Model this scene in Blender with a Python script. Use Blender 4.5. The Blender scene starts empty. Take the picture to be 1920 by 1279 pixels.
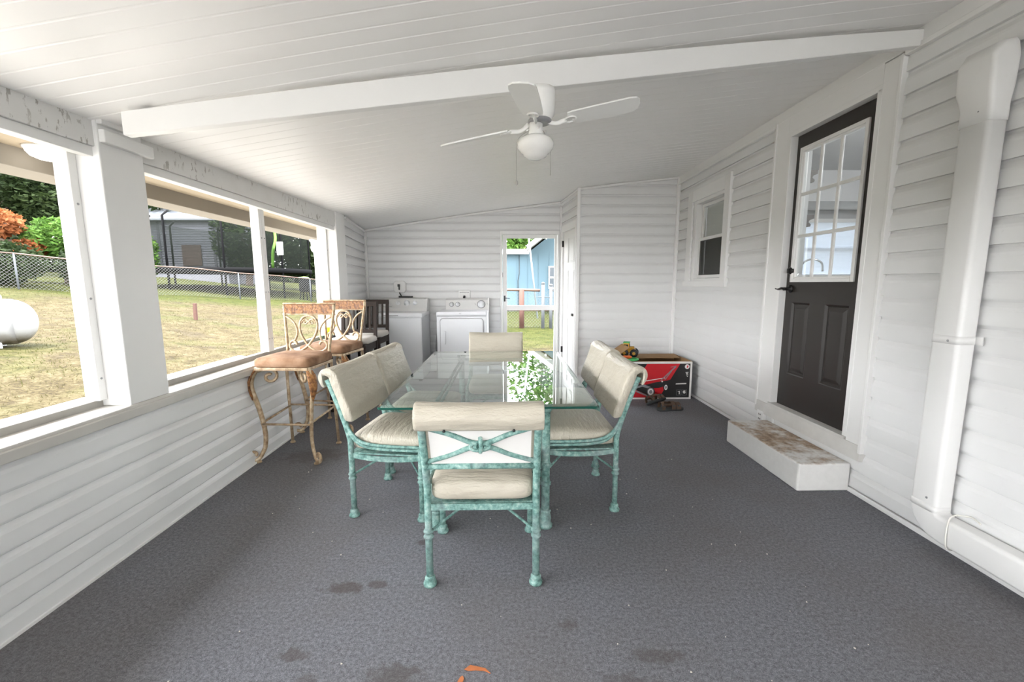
import bpy, math, random
from mathutils import Vector, Matrix
PI = math.pi
R = math.radians
random.seed(7)
scene = bpy.context.scene
COL = scene.collection

# ------------------------------------------------------------ camera, sky, sun, exposure
cam_data = bpy.data.cameras.new('camera')
cam = bpy.data.objects.new('camera', cam_data)
COL.objects.link(cam)
scene.camera = cam
cam_data.sensor_width = 36.0
cam_data.lens = 15.0
cam_data.clip_start = 0.02
cam_data.clip_end = 300
_pitch, _yaw, _roll = 0.1348, 0.0139, -0.0027
_f = Vector((math.sin(_yaw)*math.cos(_pitch), math.cos(_yaw)*math.cos(_pitch), -math.sin(_pitch)))
_r = Vector((math.cos(_yaw), -math.sin(_yaw), 0))
_u = _r.cross(_f)
_r2 = _r*math.cos(_roll) + _u*math.sin(_roll)
_u2 = -_r*math.sin(_roll) + _u*math.cos(_roll)
cam.matrix_world = Matrix(((_r2.x, _u2.x, -_f.x, 0), (_r2.y, _u2.y, -_f.y, 0), (_r2.z, _u2.z, -_f.z, 1.37), (0, 0, 0, 1)))

vs = scene.view_settings
scene.display_settings.display_device = 'sRGB'
vs.view_transform = 'Standard'
vs.look = 'None'
vs.exposure = 1.70
vs.gamma = 1
vs.use_curve_mapping = False

world = bpy.data.worlds.new('sky')
scene.world = world
world.use_nodes = True
wn, wl = world.node_tree.nodes, world.node_tree.links
bg = wn['Background']
bg.inputs['Strength'].default_value = 5.0
wtc = wn.new('ShaderNodeTexCoord')
wsep = wn.new('ShaderNodeSeparateXYZ')
wl.new(wtc.outputs['Generated'], wsep.inputs[0])
wramp = wn.new('ShaderNodeValToRGB')
wramp.color_ramp.elements[0].position = 0.0
wramp.color_ramp.elements[0].color = (0.98, 0.985, 1.0, 1)
wramp.color_ramp.elements[1].position = 0.75
wramp.color_ramp.elements[1].color = (0.80, 0.88, 1.0, 1)
wl.new(wsep.outputs['Z'], wramp.inputs[0])
wnoi = wn.new('ShaderNodeTexNoise')
wnoi.inputs['Scale'].default_value = 3.0
wnoi.inputs['Detail'].default_value = 5
wl.new(wtc.outputs['Generated'], wnoi.inputs['Vector'])
wmix = wn.new('ShaderNodeMixRGB')
wmix.inputs['Color2'].default_value = (1, 1, 1, 1)
wl.new(wnoi.outputs['Fac'], wmix.inputs['Fac'])
wl.new(wramp.outputs['Color'], wmix.inputs['Color1'])
wl.new(wmix.outputs['Color'], bg.inputs['Color'])

sun_data = bpy.data.lights.new('sun', 'SUN')
sun_data.energy = 7.0
sun_data.angle = R(6)
sun_data.color = (1.0, 0.96, 0.88)
sun = bpy.data.objects.new('sun', sun_data)
COL.objects.link(sun)
sun.rotation_euler = Vector((0.28, 0.22, -1.0)).to_track_quat('-Z', 'Y').to_euler()

# ------------------------------------------------------------ mesh builder
class MB:
    def __init__(s):
        s.v, s.f, s.sm, s.mi = [], [], [], []
        s.m = 0
        s.T = None
    def add(s, vs_, fs, smooth=False):
        b = len(s.v)
        if s.T is not None:
            vs_ = [s.T @ Vector(p) for p in vs_]
        s.v += [tuple(p) for p in vs_]
        for q in fs:
            s.f.append(tuple(b+i for i in q)); s.sm.append(smooth); s.mi.append(s.m)
        return s
    def box(s, a, b):
        x0, y0, z0 = (min(a[i], b[i]) for i in range(3))
        x1, y1, z1 = (max(a[i], b[i]) for i in range(3))
        return s.add([(x0,y0,z0),(x1,y0,z0),(x1,y1,z0),(x0,y1,z0),(x0,y0,z1),(x1,y0,z1),(x1,y1,z1),(x0,y1,z1)],
                     [(3,2,1,0),(4,5,6,7),(0,1,5,4),(1,2,6,5),(2,3,7,6),(3,0,4,7)])
    def cbox(s, c, d):
        return s.box([c[i]-d[i]/2 for i in range(3)], [c[i]+d[i]/2 for i in range(3)])
    def bar(s, p, q, w, h, up=(0,0,1)):
        p, q = Vector(p), Vector(q)
        d = (q-p).normalized(); up = Vector(up)
        if abs(d.dot(up)) > .98: up = Vector((0,1,0))
        sx = d.cross(up).normalized()*w/2; sz = sx.cross(d).normalized()*h/2
        vs_ = [p-sx-sz, p+sx-sz, p+sx+sz, p-sx+sz, q-sx-sz, q+sx-sz, q+sx+sz, q-sx+sz]
        return s.add(vs_, [(0,1,2,3),(7,6,5,4),(0,4,5,1),(1,5,6,2),(2,6,7,3),(3,7,4,0)])
    def tube(s, pts, r, n=10, closed=False, cap=True, sq=None, up=None):
        pts = [Vector(p) for p in pts]; N = len(pts)
        rr = r if isinstance(r, (list, tuple)) else [r]*N
        rings = []; prev = None
        for i in range(N):
            a = pts[i-1] if (i or closed) else pts[0]
            b = pts[(i+1) % N] if (i < N-1 or closed) else pts[-1]
            d = (b-a)
            d = d.normalized() if d.length > 1e-9 else Vector((0,0,1))
            if up is not None:
                sx = Vector(up) - d*d.dot(Vector(up)); sx.normalize()
            elif prev is None:
                h = Vector((0,0,1)) if abs(d.z) < .9 else Vector((1,0,0))
                sx = d.cross(h).normalized()
            else:
                sx = (prev - d*prev.dot(d)).normalized()
            prev = sx; sy = d.cross(sx)
            k = sq or (1, 1)
            rings.append([pts[i]+sx*math.cos(2*PI*j/n)*rr[i]*k[0]+sy*math.sin(2*PI*j/n)*rr[i]*k[1] for j in range(n)])
        fs = []
        M = N if closed else N-1
        for i in range(M):
            i2 = (i+1) % N
            for j in range(n):
                fs.append((i*n+j, i*n+(j+1)%n, i2*n+(j+1)%n, i2*n+j))
        vs_ = [p for g in rings for p in g]
        b = len(s.v); s.add(vs_, fs, True)
        if cap and not closed:
            s.f.append(tuple(b+j for j in reversed(range(n)))); s.sm.append(False); s.mi.append(s.m)
            s.f.append(tuple(b+(N-1)*n+j for j in range(n))); s.sm.append(False); s.mi.append(s.m)
        return s
    def lathe(s, prof, c=(0,0,0), n=20, axis=(0,0,1), smooth=True):
        q = Vector((0,0,1)).rotation_difference(Vector(axis).normalized()).to_matrix()
        c = Vector(c); vs_ = []
        for (r, z) in prof:
            for j in range(n):
                vs_.append(c + q @ Vector((r*math.cos(2*PI*j/n), r*math.sin(2*PI*j/n), z)))
        fs = []
        for i in range(len(prof)-1):
            for j in range(n):
                fs.append((i*n+j, i*n+(j+1)%n, (i+1)*n+(j+1)%n, (i+1)*n+j))
        b = len(s.v); s.add(vs_, fs, smooth)
        if prof[0][0] > 1e-6:
            s.f.append(tuple(b+j for j in reversed(range(n)))); s.sm.append(False); s.mi.append(s.m)
        if prof[-1][0] > 1e-6:
            s.f.append(tuple(b+(len(prof)-1)*n+j for j in range(n))); s.sm.append(False); s.mi.append(s.m)
        return s
    def prism(s, poly, ext, smooth=False):
        """poly: list of 3D points (planar), ext: vector"""
        n = len(poly); e = Vector(ext)
        vs_ = [Vector(p) for p in poly] + [Vector(p)+e for p in poly]
        s.add(vs_, [tuple(reversed(range(n))), tuple(range(n, 2*n))])
        b = len(s.v)-2*n
        for i in range(n):
            j = (i+1) % n
            s.f.append((b+i, b+j, b+n+j, b+n+i)); s.sm.append(smooth); s.mi.append(s.m)
        return s
    def loft(s, rings, closed=True, cap=True, smooth=True):
        n = len(rings[0]); vs_ = [p for g in rings for p in g]; fs = []
        for i in range(len(rings)-1):
            for j in range(n if closed else n-1):
                fs.append((i*n+j, i*n+(j+1)%n, (i+1)*n+(j+1)%n, (i+1)*n+j))
        b = len(s.v); s.add(vs_, fs, smooth)
        if cap:
            s.f.append(tuple(b+j for j in reversed(range(n)))); s.sm.append(smooth); s.mi.append(s.m)
            s.f.append(tuple(b+(len(rings)-1)*n+j for j in range(n))); s.sm.append(smooth); s.mi.append(s.m)
        return s
    def pillow(s, c, d, e=0.35, nu=28, nv=14, crown=0.0):
        """superellipsoid cushion"""
        def sp(a, k): return math.copysign(abs(a)**k, a)
        vs_ = []; fs = []
        for i in range(nv+1):
            ph = -PI/2 + PI*i/nv
            for j in range(nu):
                th = 2*PI*j/nu
                x = sp(math.cos(ph), e)*sp(math.cos(th), e*.8); y = sp(math.cos(ph), e)*sp(math.sin(th), e*.8); z = sp(math.sin(ph), e*1.6)
                zz = z*d[2]/2
                if crown and z > 0: zz += crown*max(0, (1-x*x))*max(0, (1-y*y))
                vs_.append((c[0]+x*d[0]/2, c[1]+y*d[1]/2, c[2]+zz))
        for i in range(nv):
            for j in range(nu):
                fs.append((i*nu+j, i*nu+(j+1)%nu, (i+1)*nu+(j+1)%nu, (i+1)*nu+j))
        return s.add(vs_, fs, True)
    def torus(s, c, R_, r, axis=(0,0,1), n=24, m=8, sx=1, sy=1):
        q = Vector((0,0,1)).rotation_difference(Vector(axis).normalized()).to_matrix()
        return s.tube([Vector(c)+q@Vector((R_*sx*math.cos(2*PI*i/n), R_*sy*math.sin(2*PI*i/n), 0)) for i in range(n)], r, m, closed=True)
    def build(s, name, mat, parent=None, bevel=0, sub=0):
        me = bpy.data.meshes.new(name)
        me.from_pydata(s.v, [], s.f)
        mats = mat if isinstance(mat, (list, tuple)) else [mat]
        for m in mats: me.materials.append(m)
        me.polygons.foreach_set('use_smooth', s.sm)
        if len(mats) > 1: me.polygons.foreach_set('material_index', s.mi)
        me.update()
        o = bpy.data.objects.new(name, me)
        COL.objects.link(o)
        if parent is not None: o.parent = parent
        if bevel:
            b = o.modifiers.new('edge', 'BEVEL'); b.width = bevel; b.segments = 2; b.limit_method = 'ANGLE'; b.angle_limit = R(40)
            b.harden_normals = False
        if sub:
            b = o.modifiers.new('smooth', 'SUBSURF'); b.levels = sub; b.render_levels = sub
        return o

def cr(pts, k=6, closed=False):
    """catmull-rom smoothing"""
    P = [Vector(p) for p in pts]; n = len(P); out = []
    for i in range(n if closed else n-1):
        p0 = P[(i-1) % n] if (closed or i) else P[0]*2-P[1]
        p1 = P[i]; p2 = P[(i+1) % n]
        p3 = P[(i+2) % n] if (closed or i < n-2) else P[-1]*2-P[-2]
        for j in range(k):
            t = j/k
            out.append(.5*((2*p1)+(p2-p0)*t+(2*p0-5*p1+4*p2-p3)*t*t+(3*p1-p0-3*p2+p3)*t**3))
    if not closed: out.append(P[-1])
    return out

def empty(name, loc, rz=0):
    o = bpy.data.objects.new(name, None); COL.objects.link(o)
    o.location = loc; o.rotation_euler = (0, 0, rz); o.empty_display_size = .1
    return o
def tag(o, label, cat, group=None, kind=None):
    if label: o['label'] = label
    if cat: o['category'] = cat
    if group: o['group'] = group
    if kind: o['kind'] = kind
    return o
def struct(o):
    o['kind'] = 'structure'; return o
def copy_tree(o, parent=None):
    c = o.copy(); COL.objects.link(c)
    if parent is not None: c.parent = parent
    for ch in list(o.children):
        copy_tree(ch, c)
    return c

# ------------------------------------------------------------ materials
def srgb(r, g, b):
    f = lambda c: ((c/255+0.055)/1.055)**2.4 if c/255 > 0.04045 else c/255/12.92
    return (f(r), f(g), f(b), 1)
class NT:
    def __init__(s, name):
        s.mat = bpy.data.materials.new(name); s.mat.use_nodes = True
        s.n, s.l = s.mat.node_tree.nodes, s.mat.node_tree.links
        s.b = s.n['Principled BSDF']; s.tc = None
    def co(s):
        if s.tc is None: s.tc = s.n.new('ShaderNodeTexCoord')
        return s.tc.outputs['Object']
    def noise(s, scale, detail=3, rough=.55, vec=None, stretch=None):
        n = s.n.new('ShaderNodeTexNoise'); n.inputs['Scale'].default_value = scale
        n.inputs['Detail'].default_value = detail; n.inputs['Roughness'].default_value = rough
        v = vec or s.co()
        if stretch:
            m = s.n.new('ShaderNodeMapping'); m.inputs['Scale'].default_value = stretch
            s.l.new(v, m.inputs[0]); v = m.outputs[0]
        s.l.new(v, n.inputs['Vector']); return n.outputs['Fac']
    def ramp(s, fac, stops):
        r = s.n.new('ShaderNodeValToRGB'); e = r.color_ramp.elements
        while len(e) < len(stops): e.new(.5)
        for i, (p, c) in enumerate(stops): e[i].position = p; e[i].color = c if len(c) == 4 else (*c, 1)
        s.l.new(fac, r.inputs[0]); return r.outputs[0]
    def mix(s, fac, a, b, mode='MIX'):
        m = s.n.new('ShaderNodeMixRGB'); m.blend_type = mode
        for k, v in (('Fac', fac), ('Color1', a), ('Color2', b)):
            if isinstance(v, (int, float)): m.inputs[k].default_value = v
            elif isinstance(v, tuple): m.inputs[k].default_value = v
            else: s.l.new(v, m.inputs[k])
        return m.outputs[0]
    def math(s, op, a, b=0.0, clamp=False):
        m = s.n.new('ShaderNodeMath'); m.operation = op; m.use_clamp = clamp
        for i, v in enumerate((a, b)):
            if isinstance(v, (int, float)): m.inputs[i].default_value = v
            else: s.l.new(v, m.inputs[i])
        return m.outputs[0]
    def bump(s, h, strength=.2, dist=.01):
        b = s.n.new('ShaderNodeBump'); b.inputs['Strength'].default_value = strength; b.inputs['Distance'].default_value = dist
        s.l.new(h, b.inputs['Height']); s.l.new(b.outputs[0], s.b.inputs['Normal'])
    def set(s, color=None, rough=None, metal=None, spec=None):
        if color is not None:
            if isinstance(color, tuple): s.b.inputs['Base Color'].default_value = color
            else: s.l.new(color, s.b.inputs['Base Color'])
        if rough is not None: s.b.inputs['Roughness'].default_value = rough
        if metal is not None: s.b.inputs['Metallic'].default_value = metal
        if spec is not None: s.b.inputs['Specular IOR Level'].default_value = spec
        return s.mat
_mc = {}
def flat(name, col, rough=.5, metal=0, spec=.5, var=.06, scale=14):
    """painted / plastic surface with a faint mottling"""
    if name in _mc: return _mc[name]
    t = NT(name)
    c2 = tuple(max(0, c*(1-var)) for c in col[:3])+(1,)
    m = t.set(t.mix(t.noise(scale, 4), col, c2), rough, metal, spec)
    _mc[name] = m; return m

WHITE = flat('white_paint', (.77, .765, .75, 1), .45, var=.04, scale=5)
TRIM = flat('trim_paint', (.80, .795, .78, 1), .38, var=.03, scale=6)
def mk_siding():
    t = NT('vinyl_siding')
    c = t.mix(t.noise(2.2, 3), (.755, .755, .75, 1), (.70, .70, .695, 1))
    d = t.ramp(t.noise(38, 2, .5), [(.70, (0,0,0)), (.80, (1,1,1))])
    g = t.ramp(t.noise(1.6, 3), [(.52, (0,0,0)), (.7, (1,1,1))])
    c = t.mix(t.math('MULTIPLY', t.math('MULTIPLY', d, g), .22), c, (.36, .34, .32, 1))
    t.bump(t.noise(160, 2, stretch=(1, 1, 8)), .04, .002)
    return t.set(c, .42, 0, .4)
SIDING = mk_siding()
def mk_header():
    t = NT('peeling_white_paint')
    c = t.mix(t.noise(6, 3), (.72, .715, .70, 1), (.62, .61, .59, 1))
    a = t.ramp(t.noise(34, 5, .65, stretch=(1, 1.0, .38)), [(.565, (0,0,0)), (.60, (1,1,1))])
    b = t.ramp(t.noise(3.4, 3), [(.47, (0,0,0)), (.58, (1,1,1))])
    m = t.math('MULTIPLY', a, b)
    c = t.mix(t.math('MULTIPLY', m, .8), c, (.29, .27, .24, 1))
    return t.set(c, .55)
HEADER = mk_header()
def mk_ceiling():
    t = NT('ceiling_panel')
    c = t.mix(t.noise(1.2, 2), (.90, .89, .875, 1), (.87, .86, .845, 1))
    t.bump(t.noise(70, 2, stretch=(.15, 1, 1)), .06, .002)
    return t.set(c, .42, 0, .45)
CEIL = mk_ceiling()
def mk_carpet():
    t = NT('grey_outdoor_carpet')
    n1 = t.noise(230, 2, .7)
    c = t.ramp(n1, [(.28, (0.0573, 0.0573, 0.0644)), (.47, (0.1440, 0.1456, 0.1591)), (.57, (0.2021, 0.2045, 0.2212)), (.76, (0.4384, 0.4441, 0.4726))])
    n3 = t.noise(70, 2, .6)
    c = t.mix(.45, c, t.ramp(n3, [(.30, (0.0692, 0.0692, 0.0772)), (.5, (0.1671, 0.1687, 0.1846)), (.72, (0.2999, 0.3032, 0.3287))]))
    n2 = t.ramp(t.noise(1.1, 4, .6), [(.40, (0,0,0)), (.68, (1,1,1))])
    c = t.mix(t.math('MULTIPLY', n2, .42), c, (0.1361, 0.1202, 0.1082, 1))
    # worn stains with shapes of their own
    nz = t.noise(16, 4, .6)
    for (x, y, rx, ry, k) in ((-.74,1.78,.11,.045,.6), (-.60,1.80,.07,.03,.55), (-.45,2.12,.045,.03,.6), (-.40,1.33,.11,.06,.5), (-.80,1.43,.06,.04,.5),
                              (.55,1.40,.10,.04,.4), (.24,1.55,.05,.03,.4), (-.70,1.32,.05,.03,.4), (-1.55,3.3,.30,.16,.35), (.55,3.3,.4,.2,.3), (.42,1.30,.1,.05,.35)):
        vm = t.n.new('ShaderNodeVectorMath'); vm.operation = 'SUBTRACT'; vm.inputs[1].default_value = (x, y, 0)
        t.l.new(t.co(), vm.inputs[0])
        v2 = t.n.new('ShaderNodeVectorMath'); v2.operation = 'MULTIPLY'; v2.inputs[1].default_value = (1/rx, 1/ry, 0)
        t.l.new(vm.outputs[0], v2.inputs[0])
        ln = t.n.new('ShaderNodeVectorMath'); ln.operation = 'LENGTH'; t.l.new(v2.outputs[0], ln.inputs[0])
        d = t.math('ADD', ln.outputs['Value'], t.math('MULTIPLY', t.math('SUBTRACT', nz, .5), 2.2))
        m = t.ramp(d, [(.55, (1,1,1)), (1.0, (0,0,0))])
        c = t.mix(t.math('MULTIPLY', m, k), c, (0.0764, 0.0621, 0.0533, 1))
    t.bump(n1, .12, .003)
    return t.set(c, .95, 0, .1)
CARPET = mk_carpet()
def mk_patina():
    t = NT('verdigris_iron')
    c = t.ramp(t.noise(42, 4, .65), [(.32, (.075, .145, .13)), (.45, (.14, .275, .245)), (.57, (.23, .385, .345)), (.72, (.43, .54, .50))])
    g = t.ramp(t.noise(7, 3), [(.50, (0,0,0)), (.68, (1,1,1))])
    c = t.mix(t.math('MULTIPLY', g, .55), c, (.24, .275, .28, 1))
    t.bump(t.noise(90, 3), .25, .003)
    return t.set(c, .6, 0, .35)
PATINA = mk_patina()
def mk_vinyl(name, a, b):
    t = NT(name)
    c = t.mix(t.noise(5, 4), a, b)
    w = t.noise(6, 5, .62, stretch=(.6, 2.6, 1.3))
    t.bump(w, .8, .035)
    return t.set(c, .42, 0, .45)
VINYL = mk_vinyl('cream_vinyl', (.52, .48, .395, 1), (.45, .41, .33, 1))
VINYLBACK = flat('white_backing_cloth', (.76, .74, .71, 1), .8, var=.05)
def mk_gold():
    t = NT('antique_gold_iron')
    c = t.ramp(t.noise(30, 4, .6), [(.3, (.26, .165, .09)), (.5, (.44, .325, .205)), (.7, (.60, .49, .345))])
    return t.set(c, .45, .25, .5)
GOLD = mk_gold()
def mk_carved():
    t = NT('carved_brown_wood')
    n = t.noise(48, 3, .6)
    c = t.ramp(n, [(.35, (.10, .036, .010)), (.5, (.235, .095, .026)), (.65, (.37, .175, .055))])
    t.bump(n, .9, .01)
    return t.set(c, .5)
CARVED = mk_carved()
def mk_suede():
    t = NT('tan_suede')
    c = t.ramp(t.noise(6, 4, .6), [(.32, (.16, .082, .045)), (.5, (.265, .152, .088)), (.7, (.385, .245, .16))])
    t.bump(t.noise(120, 2), .2, .003)
    return t.set(c, .85, 0, .2)
SUEDE = mk_suede()
DARKWOOD = flat('dark_brown_wood', (.026, .0165, .012, 1), .6, 0, .2, var=.4, scale=9)
CREAMSEAT = flat('cream_seat_fabric', (.58, .545, .50, 1), .8, var=.1)
BLACKDOOR = flat('dark_brown_door_paint', (.024, .0195, .017, 1), .42, var=.12, scale=3)
OUTBLACK = flat('weathered_black', (.005, .005, .0055, 1), .9, 0, .08, var=.3)
BLACK = flat('black_plastic', (.014, .014, .015, 1), .45, var=.2)
DKMETAL = flat('black_metal', (.016, .015, .015, 1), .32, .6, var=.2)
ENAMEL = flat('white_enamel', (.88, .895, .92, 1), .22, var=.02, scale=3)
CONSOLE = flat('console_white', (.74, .735, .72, 1), .35, var=.03)
GREYP = flat('grey_plastic', (.30, .30, .31, 1), .4)
CHROME = flat('chrome', (.75, .76, .78, 1), .16, 1.0, var=.02)
CARD = flat('brown_cardboard', (.36, .215, .10, 1), .85, var=.15, scale=20)
REDPRINT = flat('red_print', (.58, .010, .018, 1), .35, var=.08)
BLACKPRINT = flat('black_print', (.012, .011, .011, 1), .4, var=.2)
WHITEPRINT = flat('white_print', (.80, .78, .75, 1), .5)
GREYPRINT = flat('grey_print', (.26, .26, .28, 1), .5, var=.3, scale=60)
RUST = flat('rusty_steel', (.075, .030, .020, 1), .8, var=.5, scale=25)
GALV = flat('galvanised_steel', (.075, .08, .085, 1), .6, 0, .2, var=.2)
def glass(name, tint, ior=1.5, boost=1.0):
    t = NT(name); n, l = t.n, t.l
    n.remove(t.b); out = n['Material Output']
    tr = n.new('ShaderNodeBsdfTransparent'); tr.inputs[0].default_value = tint
    gl = n.new('ShaderNodeBsdfGlossy'); gl.inputs['Roughness'].default_value = 0.0; gl.inputs['Color'].default_value = (.97, .99, .98, 1)
    fr = n.new('ShaderNodeFresnel'); fr.inputs['IOR'].default_value = ior
    mx = n.new('ShaderNodeMixShader')
    f = t.math('MULTIPLY', fr.outputs[0], boost, True)
    l.new(f, mx.inputs[0]); l.new(tr.outputs[0], mx.inputs[1]); l.new(gl.outputs[0], mx.inputs[2]); l.new(mx.outputs[0], out.inputs[0])
    return t.mat
def clear(name, tint):
    t = NT(name); n, l = t.n, t.l; n.remove(t.b)
    tr = n.new('ShaderNodeBsdfTransparent'); tr.inputs[0].default_value = tint
    l.new(tr.outputs[0], n['Material Output'].inputs[0]); return t.mat
GLASS_TOP = glass('tabletop_glass', (.80, .90, .85, 1), 1.52, 1.75)
GLASS_UNDER = clear('tabletop_glass_underside', (.93, .97, .95, 1))
GLASS_EDGE = flat('green_glass_edge', (.012, .085, .062, 1), .08, var=.3)
PANE = glass('window_glass', (.90, .92, .92, 1), 1.5, 1.6)
PANE_IN = clear('window_glass_inner', (.97, .98, .98, 1))
def emis(name, col, st):
    t = NT(name); t.b.inputs['Base Color'].default_value = (.85, .85, .83, 1)
    t.b.inputs['Emission Color'].default_value = col; t.b.inputs['Emission Strength'].default_value = st; return t.mat
# ------------------------------------------------------------ the porch
XL, XR, YB, YC = -1.935, 2.27, 6.6, 5.74
def cz(x, y): return 2.429 + .1529*x + .0073*y - .0036*x*y - .0072*x*x
def frame_T(A, B, side):
    """local frame of a wall: s along A->B, n out of the wall towards the room, z up"""
    A, B = Vector((*A, 0)), Vector((*B, 0)); d = (B-A).normalized()
    n = Vector((-d.y, d.x, 0))*side
    return Matrix(((d.x, n.x, 0, A.x), (d.y, n.y, 0, A.y), (0, 0, 1, 0), (0, 0, 0, 1))), (B-A).length
PROF = [(0, -.014), (.001, .022), (.58, .0185), (.70, .0145), (.82, .007), (.895, .002), (.896, -.014), (1.0, -.014)]
PROF_LOW = [(0, -.014), (.001, .019), (.56, .016), (.68, .012), (.78, .006), (.845, .002), (.846, -.014), (1.0, -.014)]
def wall(name, A, B, side, z0, z1, phase, course, openings=(), thick=.12, skin=-.015):
    """lap siding over a solid wall, with rectangular openings (s0,s1,z0,z1)"""
    T, L = frame_T(A, B, side)
    mb = MB(); mb.T = T
    def spans(z):
        cuts = [(0.0, L)]
        for (a, b, za, zb) in openings:
            if za <= z <= zb:
                nc = []
                for (p, q) in cuts:
                    if b <= p or a >= q: nc.append((p, q)); continue
                    if a > p: nc.append((p, a))
                    if b < q: nc.append((b, q))
                cuts = nc
        return cuts
    zb = phase
    while zb > z0: zb -= course
    ez = sorted({o[2] for o in openings} | {o[3] for o in openings})
    while zb < z1:
        pts = [(zb+f*course, skin+d) for f, d in (PROF_LOW if zb < 1.05 else PROF)]
        full = [pts[0]]
        for p, q in zip(pts, pts[1:]):
            for e in ez:
                if p[0] < e < q[0]:
                    t = (e-p[0])/(q[0]-p[0]); full.append((e, p[1]+t*(q[1]-p[1])))
            full.append(q)
        for p, q in zip(full, full[1:]):
            if q[0] <= z0 or p[0] >= z1: continue
            pz, qz = max(p[0], z0), min(q[0], z1)
            for (a, b) in spans((pz+qz)/2):
                mb.add([(a, p[1], pz), (b, p[1], pz), (b, q[1], qz), (a, q[1], qz)], [(0, 1, 2, 3) if side < 0 else (3, 2, 1, 0)])
        zb += course
    ss = sorted({0.0, L} | {min(max(o[0], 0), L) for o in openings} | {min(max(o[1], 0), L) for o in openings})
    zz = sorted({z0, z1} | {min(max(e, z0), z1) for e in ez})
    for a, b in zip(ss, ss[1:]):
        for c, d in zip(zz, zz[1:]):
            if any(o[0]-1e-6 <= a and b <= o[1]+1e-6 and o[2]-1e-6 <= c and d <= o[3]+1e-6 for o in openings): continue
            mb.box((a, skin, c), (b, skin-thick, d))
    return struct(mb.build(name, SIDING))

# floor
mb = MB(); mb.box((-2.0, -4.3, -.10), (2.45, 7.0, 0.0))
struct(mb.build('floor', CARPET))
mb = MB(); mb.box((-2.2, -4.3, -.6), (2.5, 7.0, -.101))
struct(mb.build('trim_foundation', flat('concrete', (.42, .41, .39, 1), .9, var=.2)))
mb = MB(); mb.box((-4.5, -12.0, -.5), (6.0, -4.31, -.12))  # unseen slab added behind the camera to bounce light up to the ceiling
struct(mb.build('floor_bounce_slab', flat('bounce_slab_pale', (.72, .70, .66, 1), .9, var=.1)))
mb = MB(); mb.prism([(-2.2, -9.0, -.45), (-2.2, -9.0, -.17), (-4.72, -9.0, .12), (-4.72, -9.0, -.45)], (0, 16.5, 0))  # unseen strip outside below the sill, added to bounce light through the left openings
struct(mb.build('floor_bounce_strip', flat('bounce_strip_grey', (.26, .245, .22, 1), .9, var=.15)))

# ceiling panels with raised seams and the roof over them
xs = [-1.99 + i*(4.36/10) for i in range(11)]
ys = []
y = -4.2
while y < 6.72:
    ys += [(y, 0), (y+.004, .002), (y+.010, .002), (y+.014, 0)]
    y += .102
mb = MB()
vs_ = [(x, yy, cz(x, yy)+d) for yy, d in ys for x in xs]
nx = len(xs)
mb.add(vs_, [(i*nx+j, (i+1)*nx+j, (i+1)*nx+j+1, i*nx+j+1) for i in range(len(ys)-1) for j in range(nx-1)])
mb.add([(x, yy, cz(x, yy)+.06) for yy in (-4.2, 6.72) for x in xs], [(j, j+1, nx+j+1, nx+j) for j in range(nx-1)])
cx_ = [-2.26, -2.12, -1.985]; cy_ = [5.0, 5.6, 6.2, 6.72]
mb.add([(x, yy, cz(x, yy)) for yy in cy_ for x in cx_], [(i*3+j, (i+1)*3+j, (i+1)*3+j+1, i*3+j+1) for i in range(3) for j in range(2)])
struct(mb.build('ceiling', CEIL))
mb = MB(); mb.box((-2.10, -4.25, .75), (-1.94, -.85, 2.2))  # unseen wall behind the camera, added to cut light on the near surfaces
struct(mb.build('wall_left_added', WHITE))
mb = MB()
rx = [-2.85] + xs[1:] + [2.75]
rings = []
for yy in (-4.25, 6.95):
    rings.append([(x, yy, max(cz(x, yy), cz(-1.99, yy)+.13*(x+1.99))+.065) for x in rx] + [(x, yy, max(cz(x, yy), cz(-1.99, yy)+.13*(x+1.99))+.19) for x in reversed(rx)])
mb.loft(rings, smooth=False)
struct(mb.build('roof', flat('roof_deck', (.62, .60, .56, 1), .7)))

# walls
wall('wall_left', (XL, -4.2), (XL, 5.27), -1, -.02, .70, .0055, .1153)
wall('wall_left_far', (XL, 5.27), (-2.125, YB), -1, -.02, 2.42, .022, .1134)
DX0, DX1 = -.06, .79
wall('wall_back', (-2.2, YB), (.90, YB), -1, -.02, 2.72, .022, .1134, [(2.2+DX0, 2.2+DX1, -.02, 2.115)])
wall('wall_closet', (.956, YC), (2.33, YC), -1, -.02, 2.86, .019, .1246)
CA, CB = (.956, YC), (.842, YB)
wall('wall_closet_side', CA, CB, 1, -.02, 2.8, .019, .1246, [(.10, .74, -.02, 2.13)])
# right wall: door y 2.70..3.53, window y 4.52..5.28 ; s = y + 1.6
wall('wall_right', (XR, -4.2), (XR, 5.85), 1, -.02, 2.86, .037, .1254,
     [(2.70+4.2, 3.53+4.2, .34, 2.515), (4.50+4.2, 5.26+4.2, 1.40, 2.33)], thick=.16)

mb = MB()  # unseen end wall, added to cut the light entering from behind the camera
mb.box((-1.94, -4.25, 0), (2.28, -4.15, .75)); mb.box((-1.94, -4.25, 1.97), (2.28, -4.15, 2.85))
for x in (-.6, .8): mb.box((x, -4.25, .75), (x+.12, -4.15, 1.97))
struct(mb.build('wall_front_added', WHITE))
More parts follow.
